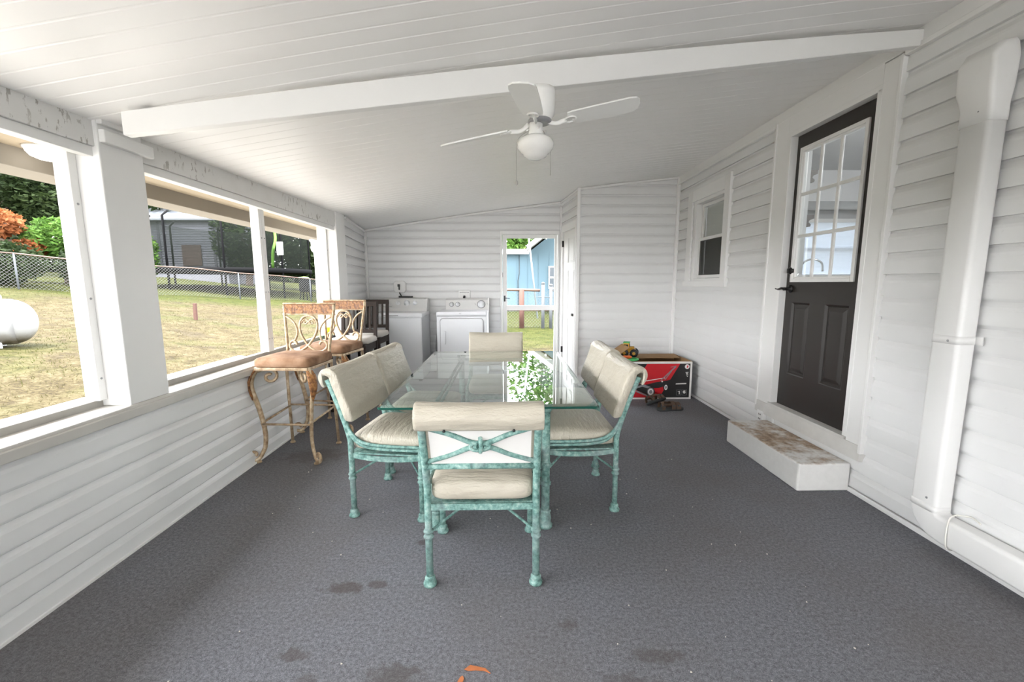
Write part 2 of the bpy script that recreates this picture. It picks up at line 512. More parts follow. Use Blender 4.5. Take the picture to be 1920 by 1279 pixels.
# beam under the ceiling, running from the left header to the house wall
def beam_pts(dy, dzb):
    return [(-1.74, 2.088+dy, cz(-1.74, 2.088)+dzb), (2.272, 2.46+dy, cz(2.272, 2.46)+dzb)]
mb = MB()
n = 9
rings = []
for i in range(n):
    t = i/(n-1); x = -1.75 + t*4.015; yy = 2.088 + t*.372; c = cz(x, yy)
    zb_ = 2.047+(x+1.75)*.1467
    rings.append([(x, yy, c-.018), (x, yy, zb_), (x, yy+.045, zb_), (x, yy+.045, c-.018)])
mb.loft(rings, smooth=False)
for i in (0, .5, 1):
    x = -1.7+i*3.9; yy = 2.15+i*.36
    mb.box((x, yy, cz(x, yy)-.03), (x+.04, yy+.04, cz(x, yy)+.02))
struct(mb.build('trim_beam', TRIM, bevel=.004))

# posts, header, sill and eave on the open left side
mb = MB(); mb.box((-2.10, 2.155, .752), (-1.928, 2.41, 2.22))
struct(mb.build('trim_post', WHITE, bevel=.006))
mb = MB(); mb.box((-2.10, -.85, .752), (-1.928, -.60, 2.22))
struct(mb.build('trim_post_near', WHITE, bevel=.006))
mb = MB(); mb.box((-2.16, 5.02, .752), (-1.93, 5.285, 2.24))
struct(mb.build('trim_post_far', WHITE, bevel=.006))
mb = MB()
mb.box((-1.932, 2.165, 2.04), (-1.902, 2.455, 2.10))
mb.box((-1.932, 2.16, 2.122), (-1.905, 2.35, 2.175))
struct(mb.build('trim_post_cap', WHITE, bevel=.004))
mb = MB()
mb.box((-2.03, -4.25, 2.018), (-1.945, 2.157, 2.22)); mb.box((-2.03, 2.408, 2.018), (-1.945, 5.03, 2.22))
struct(mb.build('trim_header', HEADER, bevel=.003))
mb = MB()
mb.box((-2.005, -4.25, 1.972), (-1.958, 2.157, 2.018)); mb.box((-2.005, 2.408, 1.972), (-1.958, 5.03, 2.018))
struct(mb.build('trim_header_board', WHITE, bevel=.003))
mb = MB()
mb.box((-2.135, -4.25, .722), (-1.918, 5.27, .753))
mb.box((-1.938, -4.25, .690), (-1.908, 5.27, .738))
struct(mb.build('trim_sill', flat('worn_sill_paint', (.60, .58, .54, 1), .6, var=.22, scale=7), bevel=.005))
# screen-less window frames
for k, (ya, yb) in enumerate(((-.62, 2.155), (2.41, 3.70), (3.70, 5.03))):
    mb = MB()
    mb.box((-2.115, ya, 2.0), (-2.065, yb, 2.03))
    mb.box((-2.112, ya, .788), (-2.04, ya+.042, 2.0)); mb.box((-2.112, yb-.042, .788), (-2.04, yb, 2.0))
    w = struct(mb.build('window_%d' % (k+2), WHITE, bevel=.003))
    mb = MB(); mb.box((-2.115, ya, .750), (-2.065, yb, .788)); mb.build('bottom_rail', flat('weathered_rail', (.40, .385, .35, 1), .8, var=.25), w, bevel=.003)
    for z in (.9, 1.3, 1.75):
        for yy in (ya+.02, yb-.02):
            m2 = MB(); m2.lathe([(.006, 0), (.005, .003), (0, .004)], (-2.04, yy, z), 8, (1, 0, 0)); m2.build('screw', GREYP, w)
EAVE = flat('eave_boards', (.34, .275, .19, 1), .7, var=.08)
mb = MB(); mb.box((-2.60, -4.3, 2.085), (-2.04, 5.02, 2.13)); mb.box((-2.60, 5.02, 2.085), (-2.28, 6.9, 2.13))
struct(mb.build('ceiling_soffit', EAVE))
mb = MB(); mb.box((-2.79, -4.3, 1.98), (-2.565, 6.9, 2.17))
struct(mb.build('trim_eave_beam', flat('eave_beam', (.26, .23, .19, 1), .75, var=.15, scale=5), bevel=.004))
# scrolled corner bracket under the eave
mb = MB()
pts = [(-2.70, 6.0, 1.985), (-2.70, 5.78, 1.985), (-2.70, 5.775, 1.955), (-2.70, 5.82, 1.935), (-2.70, 5.83, 1.895), (-2.70, 5.80, 1.865), (-2.70, 5.835, 1.82), (-2.70, 5.89, 1.80), (-2.70, 5.90, 1.745), (-2.70, 5.94, 1.70), (-2.70, 6.0, 1.66)]
mb.prism(pts, (.05, 0, 0))
mb.v = [(x, y+.25, z) for x, y, z in mb.v]
b = mb.build('eave_bracket', WHITE, bevel=.004)
tag(b, 'scrolled white wooden corner bracket under the outside eave', 'bracket')
mb = MB(); mb.box((-2.74, 6.25, -.5), (-2.62, 6.37, 1.99))
struct(mb.build('trim_eave_post', WHITE))
# porch lamp on the outside soffit
e = empty('porch_lamp', (-2.43, 2.42, 2.085)); e.scale = (.85, .85, .85); tag(e, 'white dome lamp on the outside soffit beyond the nearest post', 'lamp')
mb = MB(); mb.lathe([(.115, 0), (.115, -.010), (.105, -.016)], n=24); mb.build('mounting_ring', WHITE, e)
mb = MB(); mb.lathe([(.106, -.012), (.102, -.03), (.085, -.052), (.05, -.068), (0, -.074)], n=24); mb.build('lamp_shade', emis('lit_opal_dome', (1, .97, .90, 1), 1.2), e)

# corner posts, ceiling beads and base strips
mb = MB()
mb.box((2.232, YC-.038, 0), (2.272, YC+.005, 2.72))
struct(mb.build('trim_corner_inner', TRIM, bevel=.006))
mb = MB(); mb.box((.934, YC-.028, 0), (.976, YC+.015, 2.60))
struct(mb.build('trim_corner_closet', TRIM, bevel=.005))
mb = MB(); mb.box((-2.125, YB-.03, 0), (-2.088, YB+.005, 2.16)); mb.box((.822, YB-.028, 0), (.85, YB+.005, 2.5))
struct(mb.build('trim_corner_back', TRIM, bevel=.005))
def bead(name, pts, r, sq=(1, 1), mat=TRIM):
    mb = MB()
    for p, q in zip(pts, pts[1:]): mb.bar(p, q, r*2*sq[0], r*2*sq[1])
    return struct(mb.build(name, mat, bevel=.003))
bead('trim_ceiling_back', [(-2.12, YB-.012, cz(-2.12, YB)-.02), (-.6, YB-.012, cz(-.6, YB)-.018), (.845, YB-.012, cz(.845, YB)-.018)], .013)
bead('trim_ceiling_left', [(-1.93, 5.29, cz(-1.93, 5.29)-.03), (-2.115, YB-.01, cz(-2.115, YB)-.03)], .014)
bead('trim_ceiling_closet', [(.96, YC-.012, cz(.96, YC)-.016), (1.6, YC-.012, cz(1.6, YC)-.016), (2.25, YC-.012, cz(2.25, YC)-.016)], .013)
bead('trim_ceiling_closet_side', [(.945, YC, cz(.94, YC)-.02), (.832, YB-.02, cz(.83, YB)-.02)], .013)
mb = MB()
mb.box((2.248, -4.2, 2.655), (2.272, YC, 2.80))
mb.box((2.236, -4.2, 2.628), (2.272, 2.55, 2.657)); mb.box((2.236, 3.70, 2.628), (2.272, YC-.03, 2.657))
struct(mb.build('trim_ceiling_right', TRIM, bevel=.004))
mb = MB(); mb.box((2.255, -4.2, 0), (2.275, 5.7, .03))
struct(mb.build('baseboard_right', WHITE, bevel=.004))
mb = MB(); mb.box((-1.94, -4.2, 0), (-1.921, 5.27, .012))
struct(mb.build('baseboard_left', WHITE))

# ------------------------------------------------------------ door_1 : dark half-lite door with its casing
mb = MB()
x0 = XR
mb.box((x0-.022, 3.505, .355), (x0+.09, 3.545, 2.515)); mb.box((x0-.022, 2.685, .355), (x0+.09, 2.722, 2.515)); mb.box((x0-.022, 2.685, 2.503), (x0+.09, 3.545, 2.54))
mb.box((x0-.020, 3.54, .285), (x0+.02, 3.695, 2.66)); mb.box((x0-.020, 2.575, .295), (x0+.02, 2.69, 2.65))
mb.box((x0-.020, 2.69, 2.53), (x0+.02, 3.54, 2.66))
mb.box((x0-.030, 3.690, .285), (x0+.01, 3.712, 2.665)); mb.box((x0-.030, 2.556, .285), (x0+.01, 2.578, 2.645))
door = struct(mb.build('door_1', TRIM, bevel=.003))
mb = MB(); mb.box((x0-.026, 2.562, .232), (x0+.02, 3.712, .335)); mb.box((x0-.03, 2.70, .335), (x0+.06, 3.53, .354))
mb.build('door_sill', flat('worn_door_sill', (.70, .685, .655, 1), .55, var=.25, scale=9), door, bevel=.003)
# slab: face grid with raised panels; local y right-to-left
mb = MB()
F = x0+.036
LY0, LY1, LZ0, LZ1 = 2.815, 3.452, 1.372, 2.402
yy = [2.722, LY0, LY1, 3.508]; zz = [.355, LZ0, LZ1, 2.503]
for i in range(3):
    for j in range(3):
        if i == 1 and j == 1: continue
        if j == 0: continue
        mb.box((F, yy[i], zz[j]), (F+.042, yy[i+1], zz[j+1]))
PAN = [(2.838, 3.060, .630, 1.213), (3.213, 3.424, .630, 1.213)]
pys = [2.722, 2.838, 3.060, 3.213, 3.424, 3.508]; pzs = [.355, .630, 1.213, LZ0]
for i in range(5):
    for j in range(3):
        if j == 1 and i in (1, 3): continue
        mb.box((F, pys[i], pzs[j]), (F+.042, pys[i+1], pzs[j+1]))
for (a, b, c, d) in PAN:
    def rect(ins, dx): return [(F+dx, a+ins, c+ins), (F+dx, b-ins, c+ins), (F+dx, b-ins, d-ins), (F+dx, a+ins, d-ins)]
    rr = [rect(0, 0), rect(.006, .003), rect(.016, .013), rect(.026, .013), rect(.05, .003), rect(.055, .002)]
    mb.loft(rr, cap=False, smooth=False)
    q = rect(.055, .002); mb.add(q, [(0, 1, 2, 3)])
mb.box((F+.02, 2.722, .355), (F+.042, 3.508, LZ0))
mb.build('door_leaf', BLACKDOOR, door)
mb = MB()
def ringframe(mb, xa, xb, a, b, c, d, w):
    mb.box((xa, a, c), (xb, a+w, d)); mb.box((xa, b-w, c), (xb, b, d)); mb.box((xa, a+w, c), (xb, b-w, c+w)); mb.box((xa, a+w, d-w), (xb, b-w, d))
ringframe(mb, F-.014, F+.03, LY0, LY1, LZ0, LZ1, .026)
ringframe(mb, F-.004, F+.03, LY0+.024, LY1-.024, LZ0+.024, LZ1-.024, .016)
gy0, gy1, gz0, gz1 = LY0+.038, LY1-.038, LZ0+.038, LZ1-.038
for k in (1, 2):
    yk = gy0+(gy1-gy0)*k/3; mb.box((F-.006, yk-.0125, gz0), (F+.008, yk+.0125, gz1))
    zk = gz0+(gz1-gz0)*k/3; mb.box((F-.005, gy0, zk-.0125), (F+.008, gy1, zk+.0125))
mb.build('lite_frame', TRIM, door, bevel=.004)
mb = MB()
mb.box((F+.008, gy0-.005, gz0-.005), (F+.012, gy1+.005, gz1+.005))
mb.mi = [1]*6; mb.mi[5] = 0
g = mb.build('window_pane', [PANE, PANE_IN], door)
# lever and deadbolt
mb = MB()
mb.lathe([(.033, 0), (.033, .006), (.026, .012), (.014, .016), (.012, .05), (.014, .055), (0, .058)], (F, 3.45, 1.318), 18, (-1, 0, 0))
mb.tube(cr([(F-.052, 3.45, 1.318), (F-.056, 3.48, 1.322), (F-.052, 3.52, 1.314), (F-.05, 3.565, 1.320)], 5), [.012]*11+[.009]*4+[.007], 8, sq=(1, .8))
mb.build('door_handle', DKMETAL, door)
mb = MB()
mb.lathe([(.032, 0), (.031, .012), (.022, .02), (.0, .022)], (F, 3.452, 1.462), 18, (-1, 0, 0)); mb.box((F-.036, 3.446, 1.444), (F-.018, 3.458, 1.48))
mb.build('deadbolt', DKMETAL, door)

# ------------------------------------------------------------ window_1 : small sash window with blinds
mb = MB()
mb.box((x0-.022, 4.40, 1.385), (x0+.02, 4.515, 2.455)); mb.box((x0-.022, 5.275, 1.385), (x0+.02, 5.40, 2.455)); mb.box((x0-.022, 4.515, 2.325), (x0+.02, 5.275, 2.455))
mb.box((x0-.030, 4.392, 1.385), (x0+.01, 4.41, 2.47)); mb.box((x0-.036, 4.38, 1.325), (x0+.02, 5.42, 1.39))
mb.box((x0, 4.50, 1.39), (x0+.14, 4.52, 2.33)); mb.box((x0, 5.20, 1.39), (x0+.14, 5.27, 2.33)); mb.box((x0, 4.52, 2.29), (x0+.14, 5.2, 2.33)); mb.box((x0, 4.52, 1.39), (x0+.14, 5.2, 1.42))
win = struct(mb.build('window_1', TRIM, bevel=.003))
mb = MB()
ringframe(mb, x0+.07, x0+.105, 4.525, 5.195, 1.86, 2.285, .035)
ringframe(mb, x0+.045, x0+.08, 4.525, 5.195, 1.425, 1.895, .035)
mb.build('sash', TRIM, win, bevel=.003)
mb = MB(); mb.box((x0+.088, 4.55, 1.88), (x0+.092, 5.17, 2.26)); mb.box((x0+.062, 4.55, 1.45), (x0+.066, 5.17, 1.87))
mb.mi = [1]*12; mb.mi[5] = 0; mb.mi[11] = 0
mb.build('window_pane', [PANE, PANE_IN], win)
mb = MB()
z = 1.45
while z < 2.27:
    mb.bar((x0+.125, 4.53, z), (x0+.125, 5.19, z), .022, .0015, up=(1, 0, .18)); z += .02
mb.build('blind_slats', flat('blind_slats', (.84, .83, .80, 1), .5), win)
mb = MB(); mb.box((x0+.046, 4.56, 1.455), (x0+.0475, 5.16, 1.865))
t = NT('insect_screen'); t.n.remove(t.b)
tr = t.n.new('ShaderNodeBsdfTransparent'); df = t.n.new('ShaderNodeBsdfDiffuse'); df.inputs[0].default_value = (.05, .05, .045, 1)
mx = t.n.new('ShaderNodeMixShader'); mx.inputs[0].default_value = .42
t.l.new(tr.outputs[0], mx.inputs[1]); t.l.new(df.outputs[0], mx.inputs[2]); t.l.new(mx.outputs[0], t.n['Material Output'].inputs[0])
SCREEN = t.mat
mb.build('insect_screen', SCREEN, win)

# ------------------------------------------------------------ door_2 : screen door in the back wall
mb = MB()
ya, yb_ = YB-.022, YB+.10
mb.box((-.083, ya, 0), (-.052, yb_, 2.15)); mb.box((.785, ya, 0), (.812, yb_, 2.15)); mb.box((-.052, ya, 2.115), (.785, yb_, 2.15))
mb.box((-.062, ya-.008, 0), (-.05, yb_, 2.118)); mb.box((-.052, ya-.004, 2.098), (.785, yb_, 2.117))
d2 = struct(mb.build('door_2', TRIM, bevel=.003))
mb = MB()
f0, f1 = YB-.012, YB+.02
mb.box((-.046, f0, .02), (.016, f1, 2.095)); mb.box((.740, f0, .02), (.780, f1, 2.095)); mb.box((.016, f0, 2.04), (.740, f1, 2.095))
mb.box((.016, f0, .955), (.740, f1, 1.028)); mb.box((.016, f0, .02), (.740, f1, .18))
mb.build('door_leaf', WHITE, d2, bevel=.003)
mb = MB(); mb.box((-.058, f0-.016, 1.46), (-.044, f0, 1.53)); mb.build('door_latch', BLACK, d2)
mb = MB(); mb.tube(cr([(-.02, f0, 1.15), (-.02, f0-.03, 1.145), (.02, f0-.035, 1.14), (.06, f0-.035, 1.135)], 4), .006, 8); mb.cbox((-.02, f0-.004, 1.135), (.025, .01, .09))
mb.build('door_handle', GALV, d2)

# ------------------------------------------------------------ door_3 : white closet door in the side wall
T3, L3 = frame_T(CA, CB, 1)
mb = MB(); mb.T = T3
mb.box((.03, -.05, 0), (.105, .018, 2.20)); mb.box((.735, -.05, 0), (.80, .018, 2.20)); mb.box((.105, -.05, 2.11), (.735, .018, 2.20))
mb.box((.018, -.02, 0), (.034, .026, 2.215))
d3 = struct(mb.build('door_3', TRIM, bevel=.003))
mb = MB(); mb.T = T3
mb.box((.108, -.045, .012), (.732, -.006, 2.108))
for sx in (.17, .46):
    for (c, d) in ((.18, .86), (1.0, 1.55), (1.66, 2.0)):
        mb.box((sx, -.006, c), (sx+.21, .001, d)); mb.box((sx+.02, -.006, c+.02), (sx+.19, .004, d-.02))
mb.build('door_leaf', WHITE, d3, bevel=.004)
mb = MB(); mb.T = T3
mb.box((.112, -.006, .915), (.19, .03, .95)); mb.build('door_latch', BLACK, d3, bevel=.003)
mb = MB(); mb.T = T3
for z in (.32, 1.9): mb.box((.725, -.006, z), (.745, .022, z+.09))
mb.build('hinge', DKMETAL, d3)

# ------------------------------------------------------------ kitchen seen through the glazed door
KW = flat('kitchen_wall_paint', (.52, .52, .52, 1), .7)
mb = MB()
mb.box((2.44, 1.7, .28), (5.9, 6.5, .35)); mb.box((2.44, 1.7, 2.78), (5.9, 6.5, 2.85))
mb.box((2.44, 1.6, .3), (5.9, 1.7, 2.8)); mb.box((5.8, 1.7, .3), (5.9, 6.5, 2.8))
mb.box((2.44, 6.3, .3), (4.25, 6.4, 2.8)); mb.box((5.3, 6.3, .3), (5.8, 6.4, 2.8)); mb.box((4.25, 6.3, .3), (5.3, 6.4, 1.43)); mb.box((4.25, 6.3, 2.28), (5.3, 6.4, 2.8))
mb.box((2.44, 4.12, .3), (2.80, 4.2, 2.8))
mb.box((2.80, 5.6, 2.40), (5.8, 6.3, 2.78))
struct(mb.build('wall_kitchen', KW))
mb = MB()
ringframe_y = lambda mb, ya, yb, a, b, c, d, w: (mb.box((a, ya, c), (a+w, yb, d)), mb.box((b-w, ya, c), (b, yb, d)), mb.box((a+w, ya, c), (b-w, yb, c+w)), mb.box((a+w, ya, d-w), (b-w, yb, d)))
ringframe_y(mb, 6.27, 6.40, 4.25, 5.3, 1.43, 2.28, .05); mb.box((4.3, 6.32, 1.83), (5.25, 6.36, 1.87))
kwn = struct(mb.build('window_5', TRIM))
t = NT('thin_blind'); t.set((.78, .82, .88, 1), .5)
tl = t.n.new('ShaderNodeBsdfTranslucent'); tl.inputs[0].default_value = (.80, .88, .95, 1)
mx = t.n.new('ShaderNodeMixShader'); mx.inputs[0].default_value = .13
t.l.new(t.b.outputs[0], mx.inputs[1]); t.l.new(tl.outputs[0], mx.inputs[2]); t.l.new(mx.outputs[0], t.n['Material Output'].inputs[0])
THIN = t.mat
mb = MB(); z = 1.46
while z < 2.26:
    mb.bar((4.29, 6.30, z), (5.26, 6.30, z), .024, .0015, up=(0, .93, .36)); z += .0225
mb.build('blind_slats', THIN, kwn)
mb = MB(); mb.box((2.85, 5.62, .35), (5.75, 6.28, 1.22)); struct(mb.build('trim_kitchen_counter', flat('counter_front', (.6, .6, .58, 1), .5)))
mb = MB(); mb.tube(cr([(4.16, 6.05, 1.22), (4.16, 6.05, 1.52), (4.18, 6.03, 1.64), (4.27, 5.98, 1.69), (4.37, 5.94, 1.64), (4.39, 5.93, 1.52)], 6), .013, 8); mb.lathe([(.03, 0), (.03, .02), (.018, .05), (.016, .1)], (4.16, 6.05, 1.22), 12)
o = mb.build('kitchen_faucet', CHROME); tag(o, 'arched chrome faucet seen through the lower left door panes', 'faucet')
for k, z in enumerate((2.33, 1.92)):
    mb = MB()
    p = [(2.80, 4.16, z+.09), (2.95, 4.16, z+.09), (2.95, 4.16, z+.055), (2.91, 4.16, z+.04), (2.90, 4.16, z+.02), (2.925, 4.16, z), (2.92, 4.16, z-.02), (2.86, 4.16, z-.03), (2.845, 4.16, z-.05), (2.80, 4.16, z-.055)]
    mb.prism(p, (0, .04, 0)); o = mb.build('shelf_bracket', flat('bracket_wood', (.06, .05, .045, 1), .6))
    tag(o, ('dark scrolled bracket behind the top left door pane', 'dark scrolled bracket behind the middle left door pane')[k], 'bracket', 'brackets inside the kitchen')
ld = bpy.data.lights.new('kitchen_fill_light', 'POINT'); ld.energy = 30; ld.shadow_soft_size = .15  # added fill lamp without a fixture, brightens the kitchen behind the panes
lo = bpy.data.objects.new('kitchen_fill_light', ld); COL.objects.link(lo); lo.location = (4.0, 3.2, 2.6)

# ------------------------------------------------------------ step, outlet, downspout
mb = MB()
random.seed(3)
N = 24
top = []
mb.box((1.915, 2.635, 0), (2.262, 3.545, .19))
st = mb.build('concrete_step', None)
t = NT('white_painted_concrete')
n = t.noise(9, 5, .65); tcn = t.n.new('ShaderNodeSeparateXYZ'); t.l.new(t.co(), tcn.inputs[0])
topm = t.ramp(tcn.outputs['Z'], [(.180, (0,0,0)), (.186, (1,1,1))])
yb2 = t.math('SUBTRACT', 1.0, t.math('MULTIPLY', t.math('ABSOLUTE', t.math('SUBTRACT', tcn.outputs['Y'], 3.12)), 2.0), True)
d = t.ramp(t.math('ADD', n, t.math('MULTIPLY', yb2, .24)), [(.50, (0,0,0)), (.72, (1,1,1))])
c = t.mix(t.noise(22, 3), (.76, .75, .73, 1), (.66, .65, .63, 1))
dirt = t.ramp(t.noise(28, 4, .7), [(.35, (.20, .125, .07)), (.6, (.44, .32, .22)), (.8, (.58, .52, .45))])
c = t.mix(t.math('MULTIPLY', t.math('MULTIPLY', topm, d), .92), c, dirt)
t.bump(t.noise(40, 5, .7), .4, .006)
st.data.materials.clear(); st.data.materials.append(t.set(c, .85))
tag(st, 'low white painted concrete step with a dirty worn top below the dark door', 'step')
b = st.modifiers.new('edge', 'BEVEL'); b.width = .012; b.segments = 3

e = empty('wall_outlet', (XR-.01, 3.62, .15)); tag(e, 'small white outlet on the siding behind the concrete step', 'outlet')
mb = MB(); mb.box((-.022, -.045, -.02), (.012, .045, .10)); mb.build('cover_plate', TRIM, e, bevel=.006)
for z in (.02, .06):
    mb = MB(); mb.box((-.0235, -.014, z), (-.021, -.009, z+.014)); mb.box((-.0235, .009, z), (-.021, .014, z+.014)); mb.box((-.0232, -.010, z+.005), (-.0212, .010, z+.009)); mb.build('socket', BLACK, e)
mb = MB(); mb.box((XR-.016, 3.46, .18), (XR+.005, 3.475, .285)); mb.box((XR-.016, 3.475, .27), (XR+.005, 3.56, .285))
struct(mb.build('trim_siding_channel', TRIM))

e = empty('downspout', (XR-.014, 2.06, 0)); tag(e, 'white rectangular rain downspout fixed to the right hand siding', 'downspout')
def rrect(cx, cy, w, h, z, r=.02, n=4, ax='z'):
    out = []
    for (sx, sy, a0) in ((1, 1, 0), (-1, 1, PI/2), (-1, -1, PI), (1, -1, 1.5*PI)):
        for i in range(n+1):
            a = a0+PI/2*i/n
            out.append((cx+sx*(w/2-r)+r*math.cos(a), cy+sy*(h/2-r)+r*math.sin(a), z))
    return out
DS = flat('downspout_white', (.76, .755, .74, 1), .38, var=.03)
mb = MB()
rings = [rrect(-.046, .0, .092, .138, z) for z in (2.10, 1.2, .22)]
for a in (15, 30, 45, 60, 75, 90):      # elbow swinging towards the viewer along the wall
    ca, sa = math.cos(R(a)), math.sin(R(a)); rad = .085
    base = rrect(-.046, 0, .092, .138, 0)
    rings.append([(x, -.085+ (y+.085)*ca, .22-.0-(y+.085)*sa) for x, y, z in base])
base = rrect(-.046, 0, .092, .138, 0)
last = rings[-1]
rings.append([(x, y-3.2, z) for x, y, z in last])
mb.loft(rings); p1 = mb.build('pipe', DS, e)
mb = MB()
mb.loft([rrect(-.048, 0, .098, .146, 2.09), rrect(-.048, 0, .098, .146, 2.17), rrect(-.058, 0, .118, .166, 2.24), rrect(-.06, 0, .122, .172, 2.36), rrect(-.045, .004, .088, .16, 2.415), rrect(-.02, .004, .04, .14, 2.43)])
mb.build('funnel_head', DS, e)
mb = MB(); mb.loft([rrect(-.0465, 0, .094, .141, 1.07), rrect(-.0465, 0, .094, .141, 1.11)]); mb.box((-.004, -.095, 1.07), (0, .095, 1.11)); mb.build('strap', DS, e)
for z in (2.14, 1.085, .27):
    mb = MB(); mb.lathe([(.006, 0), (.004, .003), (0, .004)], (-.094, -.02, z), 8, (-1, 0, 0)); mb.build('screw', GREYP, e)
mb = MB(); mb.loft([rrect(-.0465, 0, .094, .141, .205), rrect(-.0465, 0, .094, .141, .24)]); mb.build('joint_band', DS, e)
mb = MB()
mb.tube(cr([(-.05, -.13, .235), (-.085, -.135, .22), (-.10, -.14, .15), (-.095, -.145, .07), (-.05, -.14, .055)], 5), .004, 6)
mb.tube(cr([(-.05, -.13, .235), (-.02, -.17, .245), (-.03, -.22, .24)], 5), .004, 6)
mb.build('tie_string', flat('white_cord', (.75, .73, .68, 1), .8), e)
# ------------------------------------------------------------ dining chairs
def yb(z):
    """y of the leaning back posts of a dining chair"""
    return -.21 - (.135*((z-.46)/.40)**1.25 if z > .46 else 0)
def foot(mb, x, y, r=.016, ring=.25):
    mb.lathe([(.030, 0), (.031, .008), (.029, .014), (.022, .018), (.024, .026), (.024, .036), (r+.001, .046)], (x, y, 0), 18)
    if ring: mb.lathe([(r, -.022), (r+.006, -.018), (r+.0075, -.011), (r+.002, -.005), (r+.002, .005), (r+.0075, .011), (r+.006, .018), (r, .022)], (x, y, ring), 18)
def make_chair():
    root = empty('dining_chair', (0, 0, 0))
    X = .2425
    for sx in (-1, 1):
        mb = MB()
        pts = [(sx*X, -.21, .03), (sx*X, -.21, .25), (sx*X, -.21, .46)] + [(sx*X, yb(z), z) for z in (.5, .56, .62, .68, .74, .79, .825)]
        mb.tube(pts, .0165, 12); foot(mb, sx*X, -.21)
        mb.build('leg', PATINA, root)
        mb = MB(); mb.tube([(sx*X, .21, .03), (sx*X, .21, .25), (sx*X, .21, .44)], .0165, 12); foot(mb, sx*X, .21)
        mb.build('leg', PATINA, root)
    # seat frame: flat bands
    mb = MB()
    for sx in (-1, 1):
        p = cr([(sx*X, -.21, .378), (sx*X*1.02, -.08, .366), (sx*X*1.02, .08, .366), (sx*X, .21, .378)], 4)
        for a, b in zip(p, p[1:]): mb.bar(a, b, .012, .03)
    mb.bar((-X, -.21, .378), (X, -.21, .378), .012, .03); mb.bar((-X, .21, .378), (X, .21, .378), .012, .03)
    mb.box((-X, -.2, .386), (X, .2, .394))
    mb.build('seat_frame', PATINA, root)
    # double side bars sweeping from the back posts along the seat
    for sx in (-1, 1):
        mb = MB()
        for dz in (0, -.020):
            p = cr([(sx*(X+.004), yb(.56)+.004, .56+dz), (sx*(X+.010), -.185, .50+dz), (sx*(X+.012), -.13, .462+dz), (sx*(X+.012), -.04, .447+dz), (sx*(X+.010), .10, .443+dz), (sx*(X+.004), .21, .443+dz)], 5)
            mb.tube(p, .0095, 8)
        mb.build('side_rail', PATINA, root)
    # back: lower bar, crossed bars and the knot
    mb = MB()
    mb.tube([(-X, yb(.582), .582), (X, yb(.582), .582)], .0135, 10)
    mb.tube([(-X, yb(.80), .80), (X, yb(.80), .80)], .0135, 10)
    mb.build('back_rail', PATINA, root)
    mb = MB()
    zc = .695
    for sx in (-1, 1):
        for z0, z1 in ((.605, .676), (.785, .714)):
            p = cr([(sx*X*.98, yb(z0), z0), (sx*.13, yb((z0*.55+z1*.45)), z0*.50+z1*.50), (sx*.055, yb(z1)-.004, z1), (sx*.012, yb(zc)-.012, zc+(.006 if z1 > zc else -.004))], 5)
            mb.tube(p, .0115, 8)
    for i in (0, 1):
        mb.tube([(.042*math.cos(a)*(1), yb(zc)-.014-.004*math.sin(a*2+i*2), zc-.006+.016*math.sin(a)+.004*i) for a in [2*PI*k/20 for k in range(20)]], .0075, 6, closed=True)
    mb.tube(cr([(.0, yb(zc)-.012, zc-.03), (.004, yb(zc)-.026, zc-.01), (.002, yb(zc)-.026, zc+.02), (0, yb(zc)-.012, zc+.034)], 4), .009, 8)
    mb.build('cross_brace', PATINA, root)
    # thin arched stretchers
    mb = MB()
    for sx in (-1, 1):
        for sy in (-1, 1):
            mb.tube(cr([(sx*X, sy*.21, .255), (sx*.15, sy*.13, .292), (sx*.06, sy*.052, .325), (0, 0, .338)], 4), .0065, 7)
    mb.lathe([(.018, -.008), (.02, 0), (.012, .01), (.006, .03)], (0, 0, .338), 10)
    mb.build('stretcher', PATINA, root)
    # cushions
    mb = MB(); mb.pillow((0, .006, .452), (.468, .452, .105), .28, 36, 16, .012)
    mb.build('seat_cushion', VINYL, root)
    prof = [(.010, .600), (.022, .583), (.048, .580), (.064, .600), (.070, .660), (.070, .730), (.072, .790), (.070, .835), (.058, .868), (.035, .887), (.004, .893),
            (-.026, .884), (-.045, .860), (-.050, .830), (-.047, .795), (-.040, .780), (-.029, .785), (-.026, .81), (-.024, .845), (-.004, .852), (.010, .840), (.014, .79), (.013, .70)]
    P = [(yb(min(z, .82))+d, z) for d, z in prof]
    P = [(q.x, q.y) for q in cr([(y, z, 0) for y, z in P], 3, True)]
    rings = []
    def mid(y, z):   # point towards which the ends taper
        zz = min(max(z, .61), .86); return (yb(min(zz, .82))+.035, zz)
    for x, k in ((-.262, .62), (-.259, .82), (-.250, .95), (-.235, 1), (-.12, 1.015), (0, 1.02), (.12, 1.015), (.235, 1), (.250, .95), (.259, .82), (.262, .62)):
        g = []
        for y, z in P:
            m = mid(y, z); sag = -.006*math.cos(x/.262*PI/2) if z > .84 else 0
            if y < yb(min(z, .82))-.018 or z > .845: g.append((x, yb(.82)+.01+(y-yb(.82)-.01)*(.88+.12*min(k, 1)), .84+(z-.84)*(.88+.12*min(k, 1))+sag))
            else: g.append((x, m[0]+(y-m[0])*k, m[1]+(z-m[1])*k+sag))
        rings.append(g)
    mb.loft  # (cushion drawn over the top rail)
    mb = MB(); mb.loft(rings)
    bc = mb.build('back_cushion', VINYL, root)
    mb = MB()
    pts = [(z, yb(z)+.005) for z in (.590, .65, .70, .75, .79)]
    mb.add([(x, y-.0028, z) for z, y in pts for x in (-.215, .215)], [(2*i, 2*i+1, 2*i+3, 2*i+2) for i in range(4)], True)
    mb.add([(x, y, z) for z, y in pts for x in (-.215, .215)], [(2*i, 2*i+2, 2*i+3, 2*i+1) for i in range(4)], True)
    o = mb.build('backing_panel', VINYLBACK, bc); o['label'] = 'white cloth backing'
